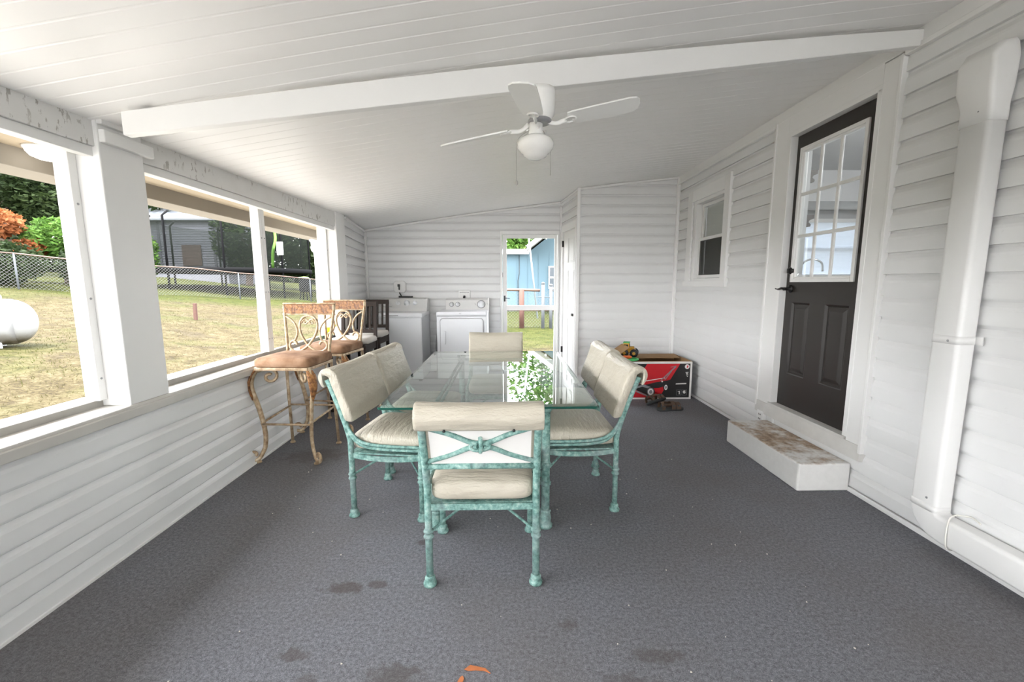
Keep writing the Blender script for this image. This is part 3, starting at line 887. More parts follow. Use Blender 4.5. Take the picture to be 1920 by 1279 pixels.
    for x in (-.14, .14):
        mb = MB(); mb.lathe([(.006, 0), (.006, .004), (0, .006)], (x, yb(.80)-.045, .785), 8, (0, -1, 0)); mb.build('stud', BLACK, bc)
    return root
chair = make_chair()
def cen(ax, ay, bx, by, inward):
    """centre of a chair whose two back legs stand at a, b"""
    return ((ax+bx)/2+.21*inward[0], (ay+by)/2+.21*inward[1])
spots = [
    (-.112, 2.01, R(0.3), 'cream dining chair in front, its back with knotted cross bars towards the viewer'),
    (-.665, 2.605, R(-98), 'nearer of the two cream dining chairs on the window side of the table'),
    (-.612, 3.20, R(-95), 'farther of the two cream dining chairs on the window side of the table'),
    (.437, 2.665, R(91.5), 'nearer of the two cream dining chairs on the house side of the table'),
    (.452, 3.285, R(91), 'farther of the two cream dining chairs on the house side of the table'),
    (-.10, 3.86, R(180), 'cream dining chair at the far end of the table before the dryer'),
]
for i, (x, y, a, lab) in enumerate(spots):
    c = chair if i == 0 else copy_tree(chair)
    c.location = (x, y, 0); c.rotation_euler.z = a
    tag(c, lab, 'chair', 'cream cushioned dining chairs around the glass table')

# ------------------------------------------------------------ glass table
TX0, TX1, TY0, TY1 = -.668, .482, 2.13, 3.955
tcx, tcy = (TX0+TX1)/2, (TY0+TY1)/2
e = empty('glass_table', (tcx, tcy, 0)); tag(e, 'rectangular clear glass dining table on a green patinated iron base', 'table')
hx, hy = (TX1-TX0)/2, (TY1-TY0)/2
def rr2(ax, ay, r, z, n=5):
    out = []
    for (sx, sy, a0) in ((1, 1, 0), (-1, 1, PI/2), (-1, -1, PI), (1, -1, 1.5*PI)):
        for i in range(n+1):
            a = a0+PI/2*i/n; out.append((sx*(ax-r)+r*math.cos(a), sy*(ay-r)+r*math.sin(a), z))
    return out
zt = .742
mb = MB()
top = rr2(hx-.038, hy-.038, .012, zt); n = len(top)
e1 = rr2(hx-.002, hy-.002, .022, zt-.004); e2 = rr2(hx, hy, .022, zt-.0065); e3 = rr2(hx, hy, .022, zt-.0145); e4 = rr2(hx-.002, hy-.002, .022, zt-.0165)
mb.add(top, [tuple(range(n))])
for a, b, m in ((e1, top, 0), (e2, e1, 1), (e3, e2, 1), (e4, e3, 1)):
    mb.m = m; mb.add(a+b, [(j, (j+1) % n, n+(j+1) % n, n+j) for j in range(n)])
mb.m = 2; mb.add(e4, [tuple(reversed(range(n)))])
o = mb.build('tabletop', [GLASS_TOP, GLASS_EDGE, GLASS_UNDER], e); o['label'] = 'clear glass top with a polished green edge'
legs = [(-.31, 2.262-tcy), (.31, 2.262-tcy), (-.31, 3.80-tcy), (.31, 3.80-tcy)]
for (x, y) in legs:
    mb = MB()
    mb.tube([(x, y, .02), (x, y, .71)], .024, 14)
    mb.lathe([(.040, 0), (.042, .012), (.036, .02), (.031, .026), (.034, .05), (.030, .075), (.026, .085), (.032, .095), (.026, .105)], (x, y, 0), 18)
    for z in (.26, .37): mb.lathe([(.024, -.014), (.030, -.008), (.031, 0), (.030, .008), (.024, .014)], (x, y, z), 16)
    mb.lathe([(.026, 0), (.034, .012), (.030, .03), (.040, .046), (.038, .052)], (x, y, .672), 16)
    mb.build('leg', PATINA, e)
mb = MB()
mb.tube([(*legs[0], .69), (*legs[1], .69), (*legs[3], .69), (*legs[2], .69)], .012, 8, closed=True)
mb.tube([(*legs[0], .64), (*legs[2], .64)], .010, 8); mb.tube([(*legs[1], .64), (*legs[3], .64)], .010, 8)
mb.build('base_rail', PATINA, e)

# ------------------------------------------------------------ bar stools
def make_stool():
    root = empty('bar_stool', (0, 0, 0))
    mb = MB(); mb.pillow((0, .01, .779), (.44, .42, .078), .27, 36, 14, .016); mb.build('seat_cushion', SUEDE, root)
    mb = MB()
    for sy in (-1, 1): mb.bar((-.205, sy*.19+.01, .735), (.205, sy*.19+.01, .735), .02, .022)
    for sx in (-1, 1): mb.bar((sx*.205, -.18, .735), (sx*.205, .20, .735), .02, .022)
    mb.box((-.2, -.18, .735), (.2, .2, .745))
    mb.build('seat_frame', GOLD, root, bevel=.003)
    def spiral(c, r0, r1, a0, a1, plane, n=16):
        out = []
        for i in range(n+1):
            t = i/n; a = a0+(a1-a0)*t; r = r0+(r1-r0)*t
            out.append(Vector(c)+plane[0]*(r*math.cos(a))+plane[1]*(r*math.sin(a)))
        return out
    Z = Vector((0, 0, 1))
    for sx in (-1, 1):
        # cabriole front leg bowing out along the diagonal, with a scrolled foot
        D = Vector((sx*.80, .60, 0)).normalized(); o0 = Vector((sx*.175, .165, 0))
        mb = MB()
        prof = [(.015, .745), (.055, .70), (.075, .65), (.078, .59), (.062, .52), (.038, .42), (.018, .30), (.010, .20), (.018, .12), (.034, .080), (.053, .045)]
        pts = [o0 + D*d + Z*z for d, z in prof]
        pts = cr(pts, 4)
        sp = spiral(o0+D*.098+Z*.064, .050, .013, PI*1.15, PI*3.2, (D, Z))
        k = len(pts)
        mb.tube(pts+sp[1:], [.0155-.003*i/k for i in range(k)]+[.0125]*8+[.010]*(len(sp)-9), 8, sq=(1, 1.25))
        mb.lathe([(.022, 0), (.022, .008), (.012, .016)], o0+D*.07, 12)
        # inner scroll under the seat
        s2 = spiral(o0-D*.050+Z*.664, .057, .016, PI*.5, PI*2.7, (D, Z))
        mb.tube([o0+D*.05+Z*.715, o0+Z*.722]+s2, [.013]*2+[.012]*len(s2), 7)
        leg = mb.build('leg', GOLD, root)
        mb = MB()
        side = Vector((-D.y, D.x, 0))
        rows = []
        for d, z, w in ((.050, .725, .022), (.078, .69, .032), (.097, .64, .033), (.099, .59, .027), (.088, .54, .017), (.075, .495, .004)):
            c = o0+D*d+Z*z; rows.append([c-side*w, c-side*w*.5+D*.005, c+side*w*.5+D*.005, c+side*w, c+side*w-D*.012, c-side*w-D*.012])
        mb.loft(rows); o = mb.build('carved_knee', CARVED, leg); o['label'] = 'carved brown knee panel'
        # straight rear leg
        mb = MB(); mb.tube([(sx*.195, -.185, .74), (sx*.198, -.195, .4), (sx*.205, -.215, .02)], .0125, 8); mb.lathe([(.022, 0), (.022, .01), (.013, .018)], (sx*.205, -.215, 0), 12)
        mb.build('leg', GOLD, root)
        # back post
        mb = MB(); mb.tube([(sx*.178, -.192, .73), (sx*.180, -.20, .84), (sx*.196, -.222, 1.0), (sx*.214, -.248, 1.15), (sx*.216, -.252, 1.195)], .0150, 8, sq=(1, .75))
        mb.build('back_post', GOLD, root)
    mb = MB()
    for a, b in (((-.19, .20, .305), (.19, .20, .305)), ((-.2, -.2, .345), (.2, -.2, .345)), ((-.195, -.2, .335), (-.19, .20, .310)), ((.195, -.2, .335), (.19, .20, .310))):
        mb.tube([a, b], .0085, 7)
    mb.build('stretcher', GOLD, root)
    def by(z): return -.192-.06*max(0, (z-.74)/.45)**1.3
    def px(x, z): return Vector((x, by(z), z))
    mb = MB()
    H = [(.000, 1.045), (.009, 1.058), (.024, 1.072), (.044, 1.072), (.058, 1.056), (.060, 1.035), (.052, 1.020), (.040, 1.022)]
    A = [(0, 1.103), (.028, 1.098), (.054, 1.083), (.073, 1.048), (.076, 1.0), (.060, .945), (.030, .895), (0, .858), (-.036, .828), (-.080, .808), (-.126, .812), (-.158, .842), (-.156, .876), (-.130, .894), (-.104, .880), (-.098, .862)]
    Bc = [(-.196, 1.098), (-.150, 1.070), (-.112, 1.025), (-.096, .970), (-.104, .925), (-.118, .897)]
    S = [(0, 1.050), (.010, 1.066), (.030, 1.074), (.050, 1.062), (.062, 1.044)]
    I = [(.004, 1.062), (.014, 1.044), (.026, 1.036), (.036, 1.044), (.030, 1.054)]
    for m in (-1, 1):
        for L, r in ((A, .0125), (Bc, .0105), (S, .009), (I, .008)):
            mb.tube(cr([px(m*x, z) for x, z in L], 5), r, 7, sq=(1, .8))
    mb.build('scrolled_back', GOLD, root)
    mb = MB(); rows = []
    for x in [i/8*.44-.22 for i in range(9)]:
        cv = -.012*(1-(x/.22)**2)
        zt_ = 1.198
        rows.append([(x, by(1.12)+cv-.013, 1.122), (x, by(1.12)+cv+.010, 1.122), (x, by(1.19)+cv+.010, zt_), (x, by(1.19)+cv-.013, zt_)])
    mb.loft(rows, smooth=False); r_ = mb.build('crest_rail', CARVED, root, bevel=.003); r_['label'] = 'carved brown crest rail'
    mb = MB()
    for z in (1.116, 1.205):
        mb.tube([(x, by(min(z, 1.19))-.012*(1-(x/.22)**2)-.001, z) for x in [i/8*.45-.225 for i in range(9)]], .0075, 7)
    mb.build('crest_trim', GOLD, r_)
    return root
s1 = make_stool()
s1.location = (-1.672, 3.365, 0); s1.rotation_euler.z = R(176)
tag(s1, 'nearest gold scroll-back bar stool with a tan seat against the half wall', 'stool', 'gold scroll-back bar stools by the windows')
s2 = copy_tree(s1); s2.location = (-1.640, 4.02, 0); s2.rotation_euler.z = R(172)
tag(s2, 'second gold bar stool, partly hidden behind the nearest one', 'stool', 'gold scroll-back bar stools by the windows')

# ------------------------------------------------------------ dark counter chairs
def make_dark():
    root = empty('counter_chair', (0, 0, 0))
    W = .185
    for sx in (-1, 1):
        mb = MB(); mb.bar((sx*W, -.19, 0), (sx*W, -.175, .74), .036, .036); mb.bar((sx*W, -.175, .74), (sx*W, -.225, 1.155), .036, .032); mb.build('leg', DARKWOOD, root, bevel=.003)
        mb = MB(); mb.bar((sx*W, .18, 0), (sx*W, .175, .72), .038, .038); mb.build('leg', DARKWOOD, root, bevel=.003)
    mb = MB(); mb.bar((-W-.02, -.224, 1.14), (W+.02, -.224, 1.14), .026, .055); mb.build('crest_rail', DARKWOOD, root, bevel=.004)
    mb = MB(); mb.bar((-W, -.184, .835), (W, -.184, .835), .022, .04); mb.build('back_rail', DARKWOOD, root, bevel=.003)
    for i in range(5):
        x = -W+.062+i*(2*W-.124)/4
        mb = MB(); mb.bar((x, -.186, .85), (x, -.22, 1.12), .022, .012); mb.build('slat', DARKWOOD, root, bevel=.002)
    mb = MB()
    mb.bar((-W, .17, .69), (W, .17, .69), .022, .08); mb.bar((-W, -.17, .69), (W, -.17, .69), .022, .08)
    for sx in (-1, 1): mb.bar((sx*W, -.17, .69), (sx*W, .17, .69), .022, .08)
    mb.build('apron', DARKWOOD, root, bevel=.003)
    mb = MB()
    o_ = [(-W-.02, -.17), (W+.02, -.17), (W+.025, .10), (W-.05, .215), (-W+.05, .215), (-W-.025, .10)]
    def sc(k, z): return [(x*k, y*k, z) for x, y in o_]
    mb.loft([sc(.96, .728), sc(1.0, .738), sc(1.0, .762), sc(.96, .785), sc(.80, .796)]); mb.build('seat_cushion', CREAMSEAT, root)
    mb = MB()
    for z, y in ((.28, .175), (.36, -.18)): mb.bar((-W, y, z), (W, y, z), .02, .03)
    for sx in (-1, 1): mb.bar((sx*W, -.18, .32), (sx*W, .175, .32), .02, .03)
    mb.build('stretcher', DARKWOOD, root, bevel=.003)
    return root
k1 = make_dark(); k1.location = (-1.675, 4.66, 0); k1.rotation_euler.z = R(178)
tag(k1, 'nearer dark wooden slat-back counter chair just behind the gold stools', 'chair', 'dark slat-back counter chairs')
k2 = copy_tree(k1); k2.location = (-1.70, 5.24, 0); k2.rotation_euler.z = R(178)
tag(k2, 'farther dark wooden slat-back counter chair next to the washing machine', 'chair', 'dark slat-back counter chairs')
# red tote standing beside the counter chairs
e = empty('storage_tote', (-1.60, 4.95, 0)); tag(e, 'red plastic tote with a beige lid tucked between the two dark counter chairs', 'tote')
mb = MB(); mb.loft([rr2(.11, .055, .02, 0.0), rr2(.125, .066, .02, .46)], smooth=False); mb.build('tub', flat('red_plastic', (.50, .015, .015, 1), .4), e)
mb = MB(); mb.loft([rr2(.132, .072, .02, .46), rr2(.132, .072, .02, .48), rr2(.118, .06, .02, .50)], smooth=False); o = mb.build('lid', flat('beige_plastic', (.42, .37, .31, 1), .5), e); o['label'] = 'beige lid'

# ------------------------------------------------------------ washer and dryer
e = empty('washing_machine', (-1.515, 6.22, 0)); tag(e, 'white top-loading washing machine between dark chairs and dryer', 'washing machine')
w = .345
mb = MB(); mb.box((-w, -.31, .03), (w, .33, .90)); mb.build('body', ENAMEL, e, bevel=.012)
mb = MB(); mb.loft([rr2(w+.006, .325, .03, .90), rr2(w+.008, .33, .035, .925), rr2(w+.004, .325, .035, .955), rr2(w-.02, .30, .03, .965)], smooth=False); mb.build('lid', ENAMEL, e, bevel=.004)
mb = MB(); mb.box((-.17, -.334, .928), (.03, -.325, .936)); mb.build('lid_grip', GREYP, e)
mb = MB()
mb.loft([[(x, y, z) for (y, z) in ((.10, .955), (.33, .955), (.33, 1.13), (.27, 1.155), (.19, 1.145), (.12, 1.01))] for x in (-w, -w+.02, w-.02, w)], smooth=False)
mb.build('control_console', CONSOLE, e, bevel=.012)
NC = Vector((0, -.90, .44)).normalized()
for x, r in ((-.085, .026), (.045, .034), (.165, .026)):
    mb = MB(); mb.lathe([(r*1.35, 0), (r*1.35, .004), (r, .006), (r*.92, .03), (r*.8, .034), (0, .034)], (x, .155, 1.082), 20, NC); mb.bar(Vector((x, .155, 1.082))+NC*.036+Vector((0, 0, -r*.8)), Vector((x, .155, 1.082))+NC*.036+Vector((0, 0, r*.8)), .006, .006)
    mb.build('knob', ENAMEL, e)
mb = MB()
for x in (-.28, -.20): mb.cbox((x, .128, 1.03), (.05, .004, .006))
mb.build('printed_marks', GREYP, e)
mb = MB()
for sx in (-1, 1):
    for sy in (-.27, .29): mb.lathe([(.025, 0), (.025, .03)], (sx*.3, sy, 0), 10)
mb.build('foot', BLACK, e)
mb = MB(); mb.bar((-1.61, 6.47, 1.172), (-1.40, 6.46, 1.170), .03, .022); mb.bar((-1.57, 6.47, 1.18), (-1.605, 6.49, 1.235), .014, .014)
o = mb.build('hose_tool', BLACK, bevel=.004); tag(o, 'black bar with a short lever lying on top of the washing machine console', 'tool')

e = empty('dryer', (-.615, 6.22, 0)); tag(e, 'white front-loading clothes dryer left of the screen door', 'dryer')
mb = MB(); mb.box((-.35, -.30, .03), (.35, .33, .945)); mb.build('body', ENAMEL, e, bevel=.008)
mb = MB(); mb.loft([rr2(.352, .318, .02, .925), rr2(.355, .325, .02, .945), rr2(.35, .32, .02, .975), rr2(.335, .305, .02, .98)], smooth=False); mb.build('top_panel', ENAMEL, e, bevel=.004)
mb = MB(); mb.loft([[(x, y, z) for (y, z) in ((.15, .975), (.33, .975), (.33, 1.135), (.26, 1.145), (.20, 1.12))] for x in (-.285, .352)], smooth=False); mb.box((.345, .12, .97), (.356, .33, 1.15)); mb.build('control_console', CONSOLE, e, bevel=.006)
mb = MB()
def rrx(ax, az, r, y, c=(0, 0)):
    return [(c[0]+x, y, c[1]+z) for x, z, _ in rr2(ax, az, r, 0)]
mb.loft([rrx(.312, .300, .05, -.299, (0, .60)), rrx(.312, .300, .05, -.308, (0, .60)), rrx(.304, .292, .046, -.312, (0, .60)), rrx(.300, .288, .044, -.308, (0, .60))], smooth=False)
mb.loft([rrx(.296, .284, .042, -.304, (0, .60)), rrx(.296, .284, .042, -.322, (0, .60)), rrx(.288, .276, .04, -.326, (0, .60))], smooth=False)
dd = mb.build('door', ENAMEL, e)
mb = MB(); ringpts = rrx(.300, .288, .044, -.309, (0, .60)); mb.tube(ringpts, .0045, 6, closed=True); mb.build('door_seal', GREYP, dd)
mb = MB(); mb.loft([rrx(.014, .095, .012, -.322, (-.235, .62)), rrx(.014, .095, .012, -.348, (-.238, .62)), rrx(.009, .088, .008, -.352, (-.238, .62))], smooth=False); mb.box((-.222, -.328, .53), (-.214, -.325, .71)); mb.build('door_handle', ENAMEL, dd)
ND = Vector((0, -.93, .33)).normalized()
for x, r, k in ((-.195, .024, 0), (-.105, .024, 0), (.245, .042, 1)):
    mb = MB(); c_ = (x, .178, 1.058)
    mb.lathe([(r*1.25, 0), (r*1.25, .004), (r, .006), (r*.9, .026), (0, .028)], c_, 20, ND)
    mb.bar(Vector(c_)+ND*.03+Vector((0, 0, -r*.8)), Vector(c_)+ND*.03+Vector((0, 0, r*.8)), .006, .005)
    kn = mb.build('knob', ENAMEL, e)
    mb = MB(); mb.lathe([(r*1.5, 0), (r*1.5, .003), (r*1.24, .0035)], c_, 20, ND); mb.build('dial_ring', GREYP, kn)
mb = MB()
for x in (.15, .33): mb.bar((x, .176, 1.075), (x+.02, .176, 1.045), .004, .004)
for x in (-.27, .03): mb.cbox((x, .196, 1.0), (.012, .004, .006))
mb.cbox((-.02, -.322, .955), (.03, .006, .004))
mb.build('printed_marks', GREYP, e)
mb = MB(); mb.box((-.34, -.318, .918), (.34, -.300, .924)); mb.build('seam', GREYP, e)
# wall boxes behind the machines
e = empty('washer_outlet_box', (-1.615, YB-.012, 1.32)); tag(e, 'white octagonal wall plate with a black plug above the washing machine', 'outlet')
mb = MB(); o8 = [(.092*sx_, .09*sz_) for sx_, sz_ in ((-.65, -1), (.65, -1), (1, -.65), (1, .65), (.65, 1), (-.65, 1), (-1, .65), (-1, -.65))]
mb.loft([[(x, 0, z) for x, z in o8], [(x, -.022, z) for x, z in o8], [(x*.9, -.027, z*.9) for x, z in o8]], smooth=False); mb.build('cover_plate', WHITE, e)
mb = MB(); mb.cbox((-.01, -.04, .02), (.032, .03, .04)); mb.cbox((-.006, -.034, -.022), (.02, .015, .05)); mb.build('plug', BLACK, e, bevel=.004)
e = empty('dryer_outlet_box', (-.635, YB-.012, 1.20)); tag(e, 'white rectangular wall plate with a black cable above the dryer', 'outlet')
mb = MB(); mb.box((-.088, -.02, -.065), (.088, .004, .065)); mb.box((-.06, -.026, -.06), (.06, -.018, .03)); mb.build('cover_plate', WHITE, e, bevel=.004)
mb = MB(); mb.box((-.07, -.0225, .028), (.07, -.017, .034)); mb.build('slot', BLACK, e)
mb = MB(); mb.tube(cr([(0, -.03, -.03), (.0, -.06, -.04), (.002, -.07, -.08)], 5), .018, 8); mb.build('cable', BLACK, e)
mb = MB()
mb.tube(cr([(-1.035, 6.45, .9), (-1.03, 6.40, .66), (-1.045, 6.36, .42), (-1.03, 6.34, .2), (-1.04, 6.33, .02)], 6), .014, 8)
o = mb.build('drain_hose', GREYP); tag(o, 'grey hose hanging in the gap between washer and dryer', 'hose')

# ------------------------------------------------------------ mower carton with toys, sandals
BX0, BX1, BY0, BY1, BH = 1.25, 2.19, 4.905, 5.45, .452
e = empty('mower_carton', ((BX0+BX1)/2, (BY0+BY1)/2, 0)); tag(e, 'open red and black printed lawn mower carton against the siding in the corner', 'carton')
ox, oy = (BX0+BX1)/2, (BY0+BY1)/2
hx_, hy_ = (BX1-BX0)/2, (BY1-BY0)/2
mb = MB()
th = .007
mb.box((-hx_, -hy_, 0), (hx_, -hy_+th, BH)); mb.box((-hx_, hy_-th, 0), (hx_, hy_, BH)); mb.box((-hx_, -hy_+th, 0), (-hx_+th, hy_-th, BH)); mb.box((hx_-th, -hy_+th, 0), (hx_, hy_-th, BH)); mb.box((-hx_, -hy_, 0), (hx_, hy_, th))
mb.build('carton_body', CARD, e)
mb = MB(); mb.prism([(-hx_+.28, -hy_+.01, BH-.002), (hx_-.005, -hy_+.01, BH-.002), (hx_-.09, -hy_+.27, BH-.05), (-hx_+.30, -hy_+.27, BH-.05)], (0, 0, .006)); mb.build('flap', CARD, e)
mb = MB(); mb.prism([(-hx_+.02, hy_-.01, BH), (hx_-.01, hy_-.01, BH), (hx_-.03, hy_-.24, BH-.012), (-hx_+.03, hy_-.24, BH-.012)], (0, 0, .006)); mb.build('flap', CARD, e)
mb = MB(); mb.prism([(-hx_+.002, -hy_+.03, BH), (-hx_+.002, hy_-.03, BH), (-hx_-.17, hy_-.04, BH+.15), (-hx_-.17, -hy_+.04, BH+.15)], (.004, 0, .005)); mb.build('flap', CARD, e)
mb = MB(); mb.prism([(-hx_+.004, -hy_+.08, BH), (-hx_+.004, hy_-.10, BH), (-hx_+.22, hy_-.11, BH+.15), (-hx_+.22, -hy_+.10, BH+.15)], (.0, 0, .005))
mb.build('flap', CARD, e)
# printed front: u across, v up, drawn 1.5 mm proud of the board
mats = [REDPRINT, BLACKPRINT, WHITEPRINT, GREYPRINT]
mb = MB()
def pr(poly, m, d):
    mb.m = m; yv = -hy_-d
    # polygons given in the printed panel's own u,v (0..1)
    mb.prism([(-hx_+u*2*hx_, yv, v*BH) for u, v in poly], (0, d+.0004, 0))
def disc(cu, cv, r, m, d, sq=1.0, n=20, r2=None):
    k = BH/(2*hx_)
    pr([(cu+r*k*sq*math.cos(2*PI*i/n), cv+(r2 or r)*math.sin(2*PI*i/n)) for i in range(n)], m, d)
pr([(0, 0), (1, 0), (1, 1), (0, 1)], 2, .0008)
pr([(.012, .045), (.975, .045), (.975, .945), (.012, .945)], 1, .0014)
pr([(.19, .05), (.60, .05), (.845, .94), (.43, .94)], 0, .0020)
pr([(.02, .05), (.19, .05), (.30, .42), (.30, .94), (.02, .94)], 0, .0018)
pr([(.27, .55), (.43, .94), (.20, .94), (.20, .80)], 1, .0021)
# mower picture
pr([(.60, .50), (.615, .50), (.80, .86), (.785, .88)], 3, .0026); pr([(.655, .52), (.668, .52), (.745, .74), (.735, .75)], 3, .0026); pr([(.73, .845), (.80, .875), (.797, .89), (.727, .86)], 3, .0026)
pr([(.28, .27), (.44, .12), (.52, .20), (.50, .34), (.36, .42), (.29, .38)], 1, .0026)
pr([(.40, .38), (.56, .46), (.69, .50), (.735, .53), (.74, .44), (.69, .36), (.58, .30), (.46, .30)], 1, .0028)
pr([(.42, .50), (.60, .56), (.66, .575), (.66, .56), (.58, .535), (.43, .48)], 2, .0024)
pr([(.30, .34), (.40, .40), (.52, .30), (.50, .26), (.38, .34), (.31, .29)], 3, .0030)
pr([(.30, .20), (.44, .08), (.46, .10), (.31, .235)], 3, .0030)
disc(.485, .20, .125, 1, .0032, .95); disc(.488, .20, .105, 3, .0034, .9); disc(.488, .20, .085, 2, .0036, .85); disc(.488, .20, .05, 3, .0038, .85)
disc(.675, .315, .085, 1, .0032, .75); disc(.678, .315, .07, 2, .0034, .6); disc(.678, .315, .04, 3, .0036, .6)
disc(.628, .475, .022, 2, .0034)
# round badge, small marks, slanting mark row, two square pictograms
disc(.935, .865, .062, 2, .0024); pr([(.928, .83), (.944, .84), (.950, .89), (.934, .90)], 0, .0030)
for k in range(4): pr([(.918+.006*k, .70-.035*k), (.952-.004*(k % 2), .705-.035*k), (.955-.004*(k % 2), .722-.035*k), (.92+.006*k, .72-.035*k)], 2, .0024)
for k in range(10): pr([(.80+.0135*k, .392+.0008*k), (.8115+.0135*k, .392+.0008*k), (.8145+.0135*k, .422+.0012*k), (.803+.0135*k, .42+.0012*k)], 2, .0024)
for c_ in (.845, .915):
    for (a, b, c2, d2_) in ((-.028, .10, .028, .106), (-.028, .244, .028, .25), (-.030, .10, -.027, .25), (.027, .10, .030, .25)): pr([(c_+a, b), (c_+c2, b), (c_+c2, d2_), (c_+a, d2_)], 3, .0024)
pr([(.832, .20), (.842, .20), (.842, .215), (.832, .215)], 2, .0026); pr([(.846, .13), (.858, .13), (.856, .22), (.846, .215)], 2, .0026)
pr([(.90, .16), (.915, .14), (.935, .17), (.925, .19), (.93, .225), (.905, .23), (.895, .20)], 2, .0026)
o = mb.build('printed_front', mats, e); o['label'] = 'printed front with a picture of a lawn mower on red'
mb = MB(); mb.box((hx_-.001, -hy_, 0), (hx_+.0015, hy_, BH)); mb.build('printed_side', BLACKPRINT, e)

# toy truck on the raised flaps
e = empty('toy_truck', (1.535, 5.235, .460), R(-20)); tag(e, 'small yellow toy truck with black wheels on top of the mower carton', 'toy')
YEL = flat('yellow_plastic', (.62, .33, .03, 1), .4); GRN = flat('green_plastic', (.06, .42, .12, 1), .4); ORG = flat('orange_plastic', (.80, .16, .03, 1), .4)
mb = MB(); mb.box((-.075, -.05, .05), (.075, .05, .10)); mb.box((-.07, -.048, .10), (.0, .048, .17)); mb.box((.0, -.048, .10), (.06, .048, .125)); mb.build('truck_body', YEL, e, bevel=.008)
mb = MB(); mb.box((-.075, -.05, .168), (.005, .05, .182)); mb.build('cab_roof', GRN, e, bevel=.004)
mb = MB(); mb.box((-.064, -.0485, .115), (-.012, .0485, .155)); mb.box((-.072, -.04, .115), (.003, .04, .155)); mb.build('window_glazing', BLACK, e)
for x in (-.055, .06):
    for sy in (-1, 1):
        mb = MB(); mb.lathe([(.02, -.02), (.045, -.02), (.05, -.012), (.05, .012), (.045, .02), (.02, .02)], (x, sy*.062, .05), 18, (0, 1, 0)); wv = mb.build('wheel', BLACK, e)
        mb = MB(); mb.lathe([(.02, -.021), (.018, -.023), (0, -.023)], (x, sy*.062, .05), 12, (0, 1, 0)); mb.lathe([(.02, .021), (.018, .023), (0, .023)], (x, sy*.062, .05), 12, (0, 1, 0)); mb.build('hub', YEL, wv)
mb = MB(); mb.torus((1.475, 4.955, .474), .065, .013, n=28, m=8, sx=1.25); mb.torus((1.475, 4.955, .466), .05, .008, n=24, m=6, sx=1.2)
o = mb.build('toy_ring', GRN); tag(o, 'green plastic toy ring on the front edge of the mower carton', 'toy')
mb = MB(); mb.pillow((1.435, 4.95, .500), (.10, .055, .036), .6, 18, 8); mb.torus((1.405, 4.95, .505), .03, .011, n=18, m=8)
o = mb.build('toy_shovel', ORG); tag(o, 'orange plastic toy piece lying on the green toy ring', 'toy')

LEATHER = flat('brown_leather', (.105, .062, .038, 1), .6, var=.4, scale=30); SOLE = flat('dark_sole', (.045, .05, .05, 1), .7, var=.3)
def make_sandal():
    root = empty('sandal', (0, 0, 0))
    out = [(-.035, -.135), (.0, -.145), (.035, -.13), (.042, -.06), (.038, .0), (.048, .07), (.046, .115), (.02, .15), (-.02, .148), (-.045, .11), (-.048, .06), (-.036, 0), (-.04, -.07)]
    o2 = [(q.x, q.y) for q in cr([(x, y, 0) for x, y in out], 3, True)]
    mb = MB(); mb.loft([[(x, y, 0) for x, y in o2], [(x*1.04, y*1.02, .012) for x, y in o2], [(x, y, .026) for x, y in o2]]); mb.build('sole', SOLE, root)
    for ya_, w_, h_ in ((.075, .05, .06), (.015, .045, .072), (-.10, .035, .07)):
        mb = MB(); rows = []
        for i in range(13):
            a = PI*i/12; c_ = Vector((.05*math.cos(a), ya_, .02+h_*math.sin(a)))
            rows.append([c_+Vector((0, -w_/2, 0)), c_+Vector((0, w_/2, 0)), c_*1.0+Vector((.006*math.cos(a), w_/2, .006*math.sin(a))), c_+Vector((.006*math.cos(a), -w_/2, .006*math.sin(a)))])
        mb.loft(rows, smooth=False); st_ = mb.build('strap', LEATHER, root)
        mb = MB(); mb.cbox((.045, ya_, .055), (.012, .022, .02)); mb.build('buckle', GALV, st_, bevel=.003)
    for q in (-1, 1):
        mb = MB(); mb.tube(cr([(q*.04, .0, .07), (q*.045, -.05, .075), (q*.044, -.10, .07)], 4), .008, 6, sq=(.5, 1.6)); mb.build('side_strap', LEATHER, root)
    return root
sa = make_sandal(); sa.location = (1.775, 4.47, 0); sa.rotation_euler = (0, 0, R(-80))
tag(sa, 'brown strap sandal lying flat on the carpet nearest the viewer', 'sandal', 'brown sandals before the mower carton')
sb = copy_tree(sa); sb.location = (1.70, 4.66, .032); sb.rotation_euler = (R(0), R(-38), R(-55))
tag(sb, 'brown strap sandal tipped on its side against the mower carton', 'sandal', 'brown sandals before the mower carton')

# toy on the window sill
e = empty('toy_digger', (-1.985, 4.80, .755), R(30)); tag(e, 'little yellow and green toy on the sill behind the second stool', 'toy')
mb = MB(); mb.box((-.05, -.035, .025), (.05, .035, .07)); mb.build('chassis', GRN, e, bevel=.006)
mb = MB(); mb.box((-.03, -.03, .07), (.03, .03, .13)); mb.tube([(.03, 0, .10), (.07, 0, .15), (.10, 0, .10)], .010, 8); mb.build('cab', YEL2 if 'YEL2' in globals() else flat('bright_yellow_plastic', (.85, .62, .02, 1), .4), e, bevel=.006)
for x in (-.03, .03):
    for sy in (-1, 1):
        mb = MB(); mb.lathe([(.01, -.008), (.024, -.008), (.024, .008), (.01, .008)], (x, sy*.042, .024), 14, (0, 1, 0)); mb.build('wheel', BLACK, e)

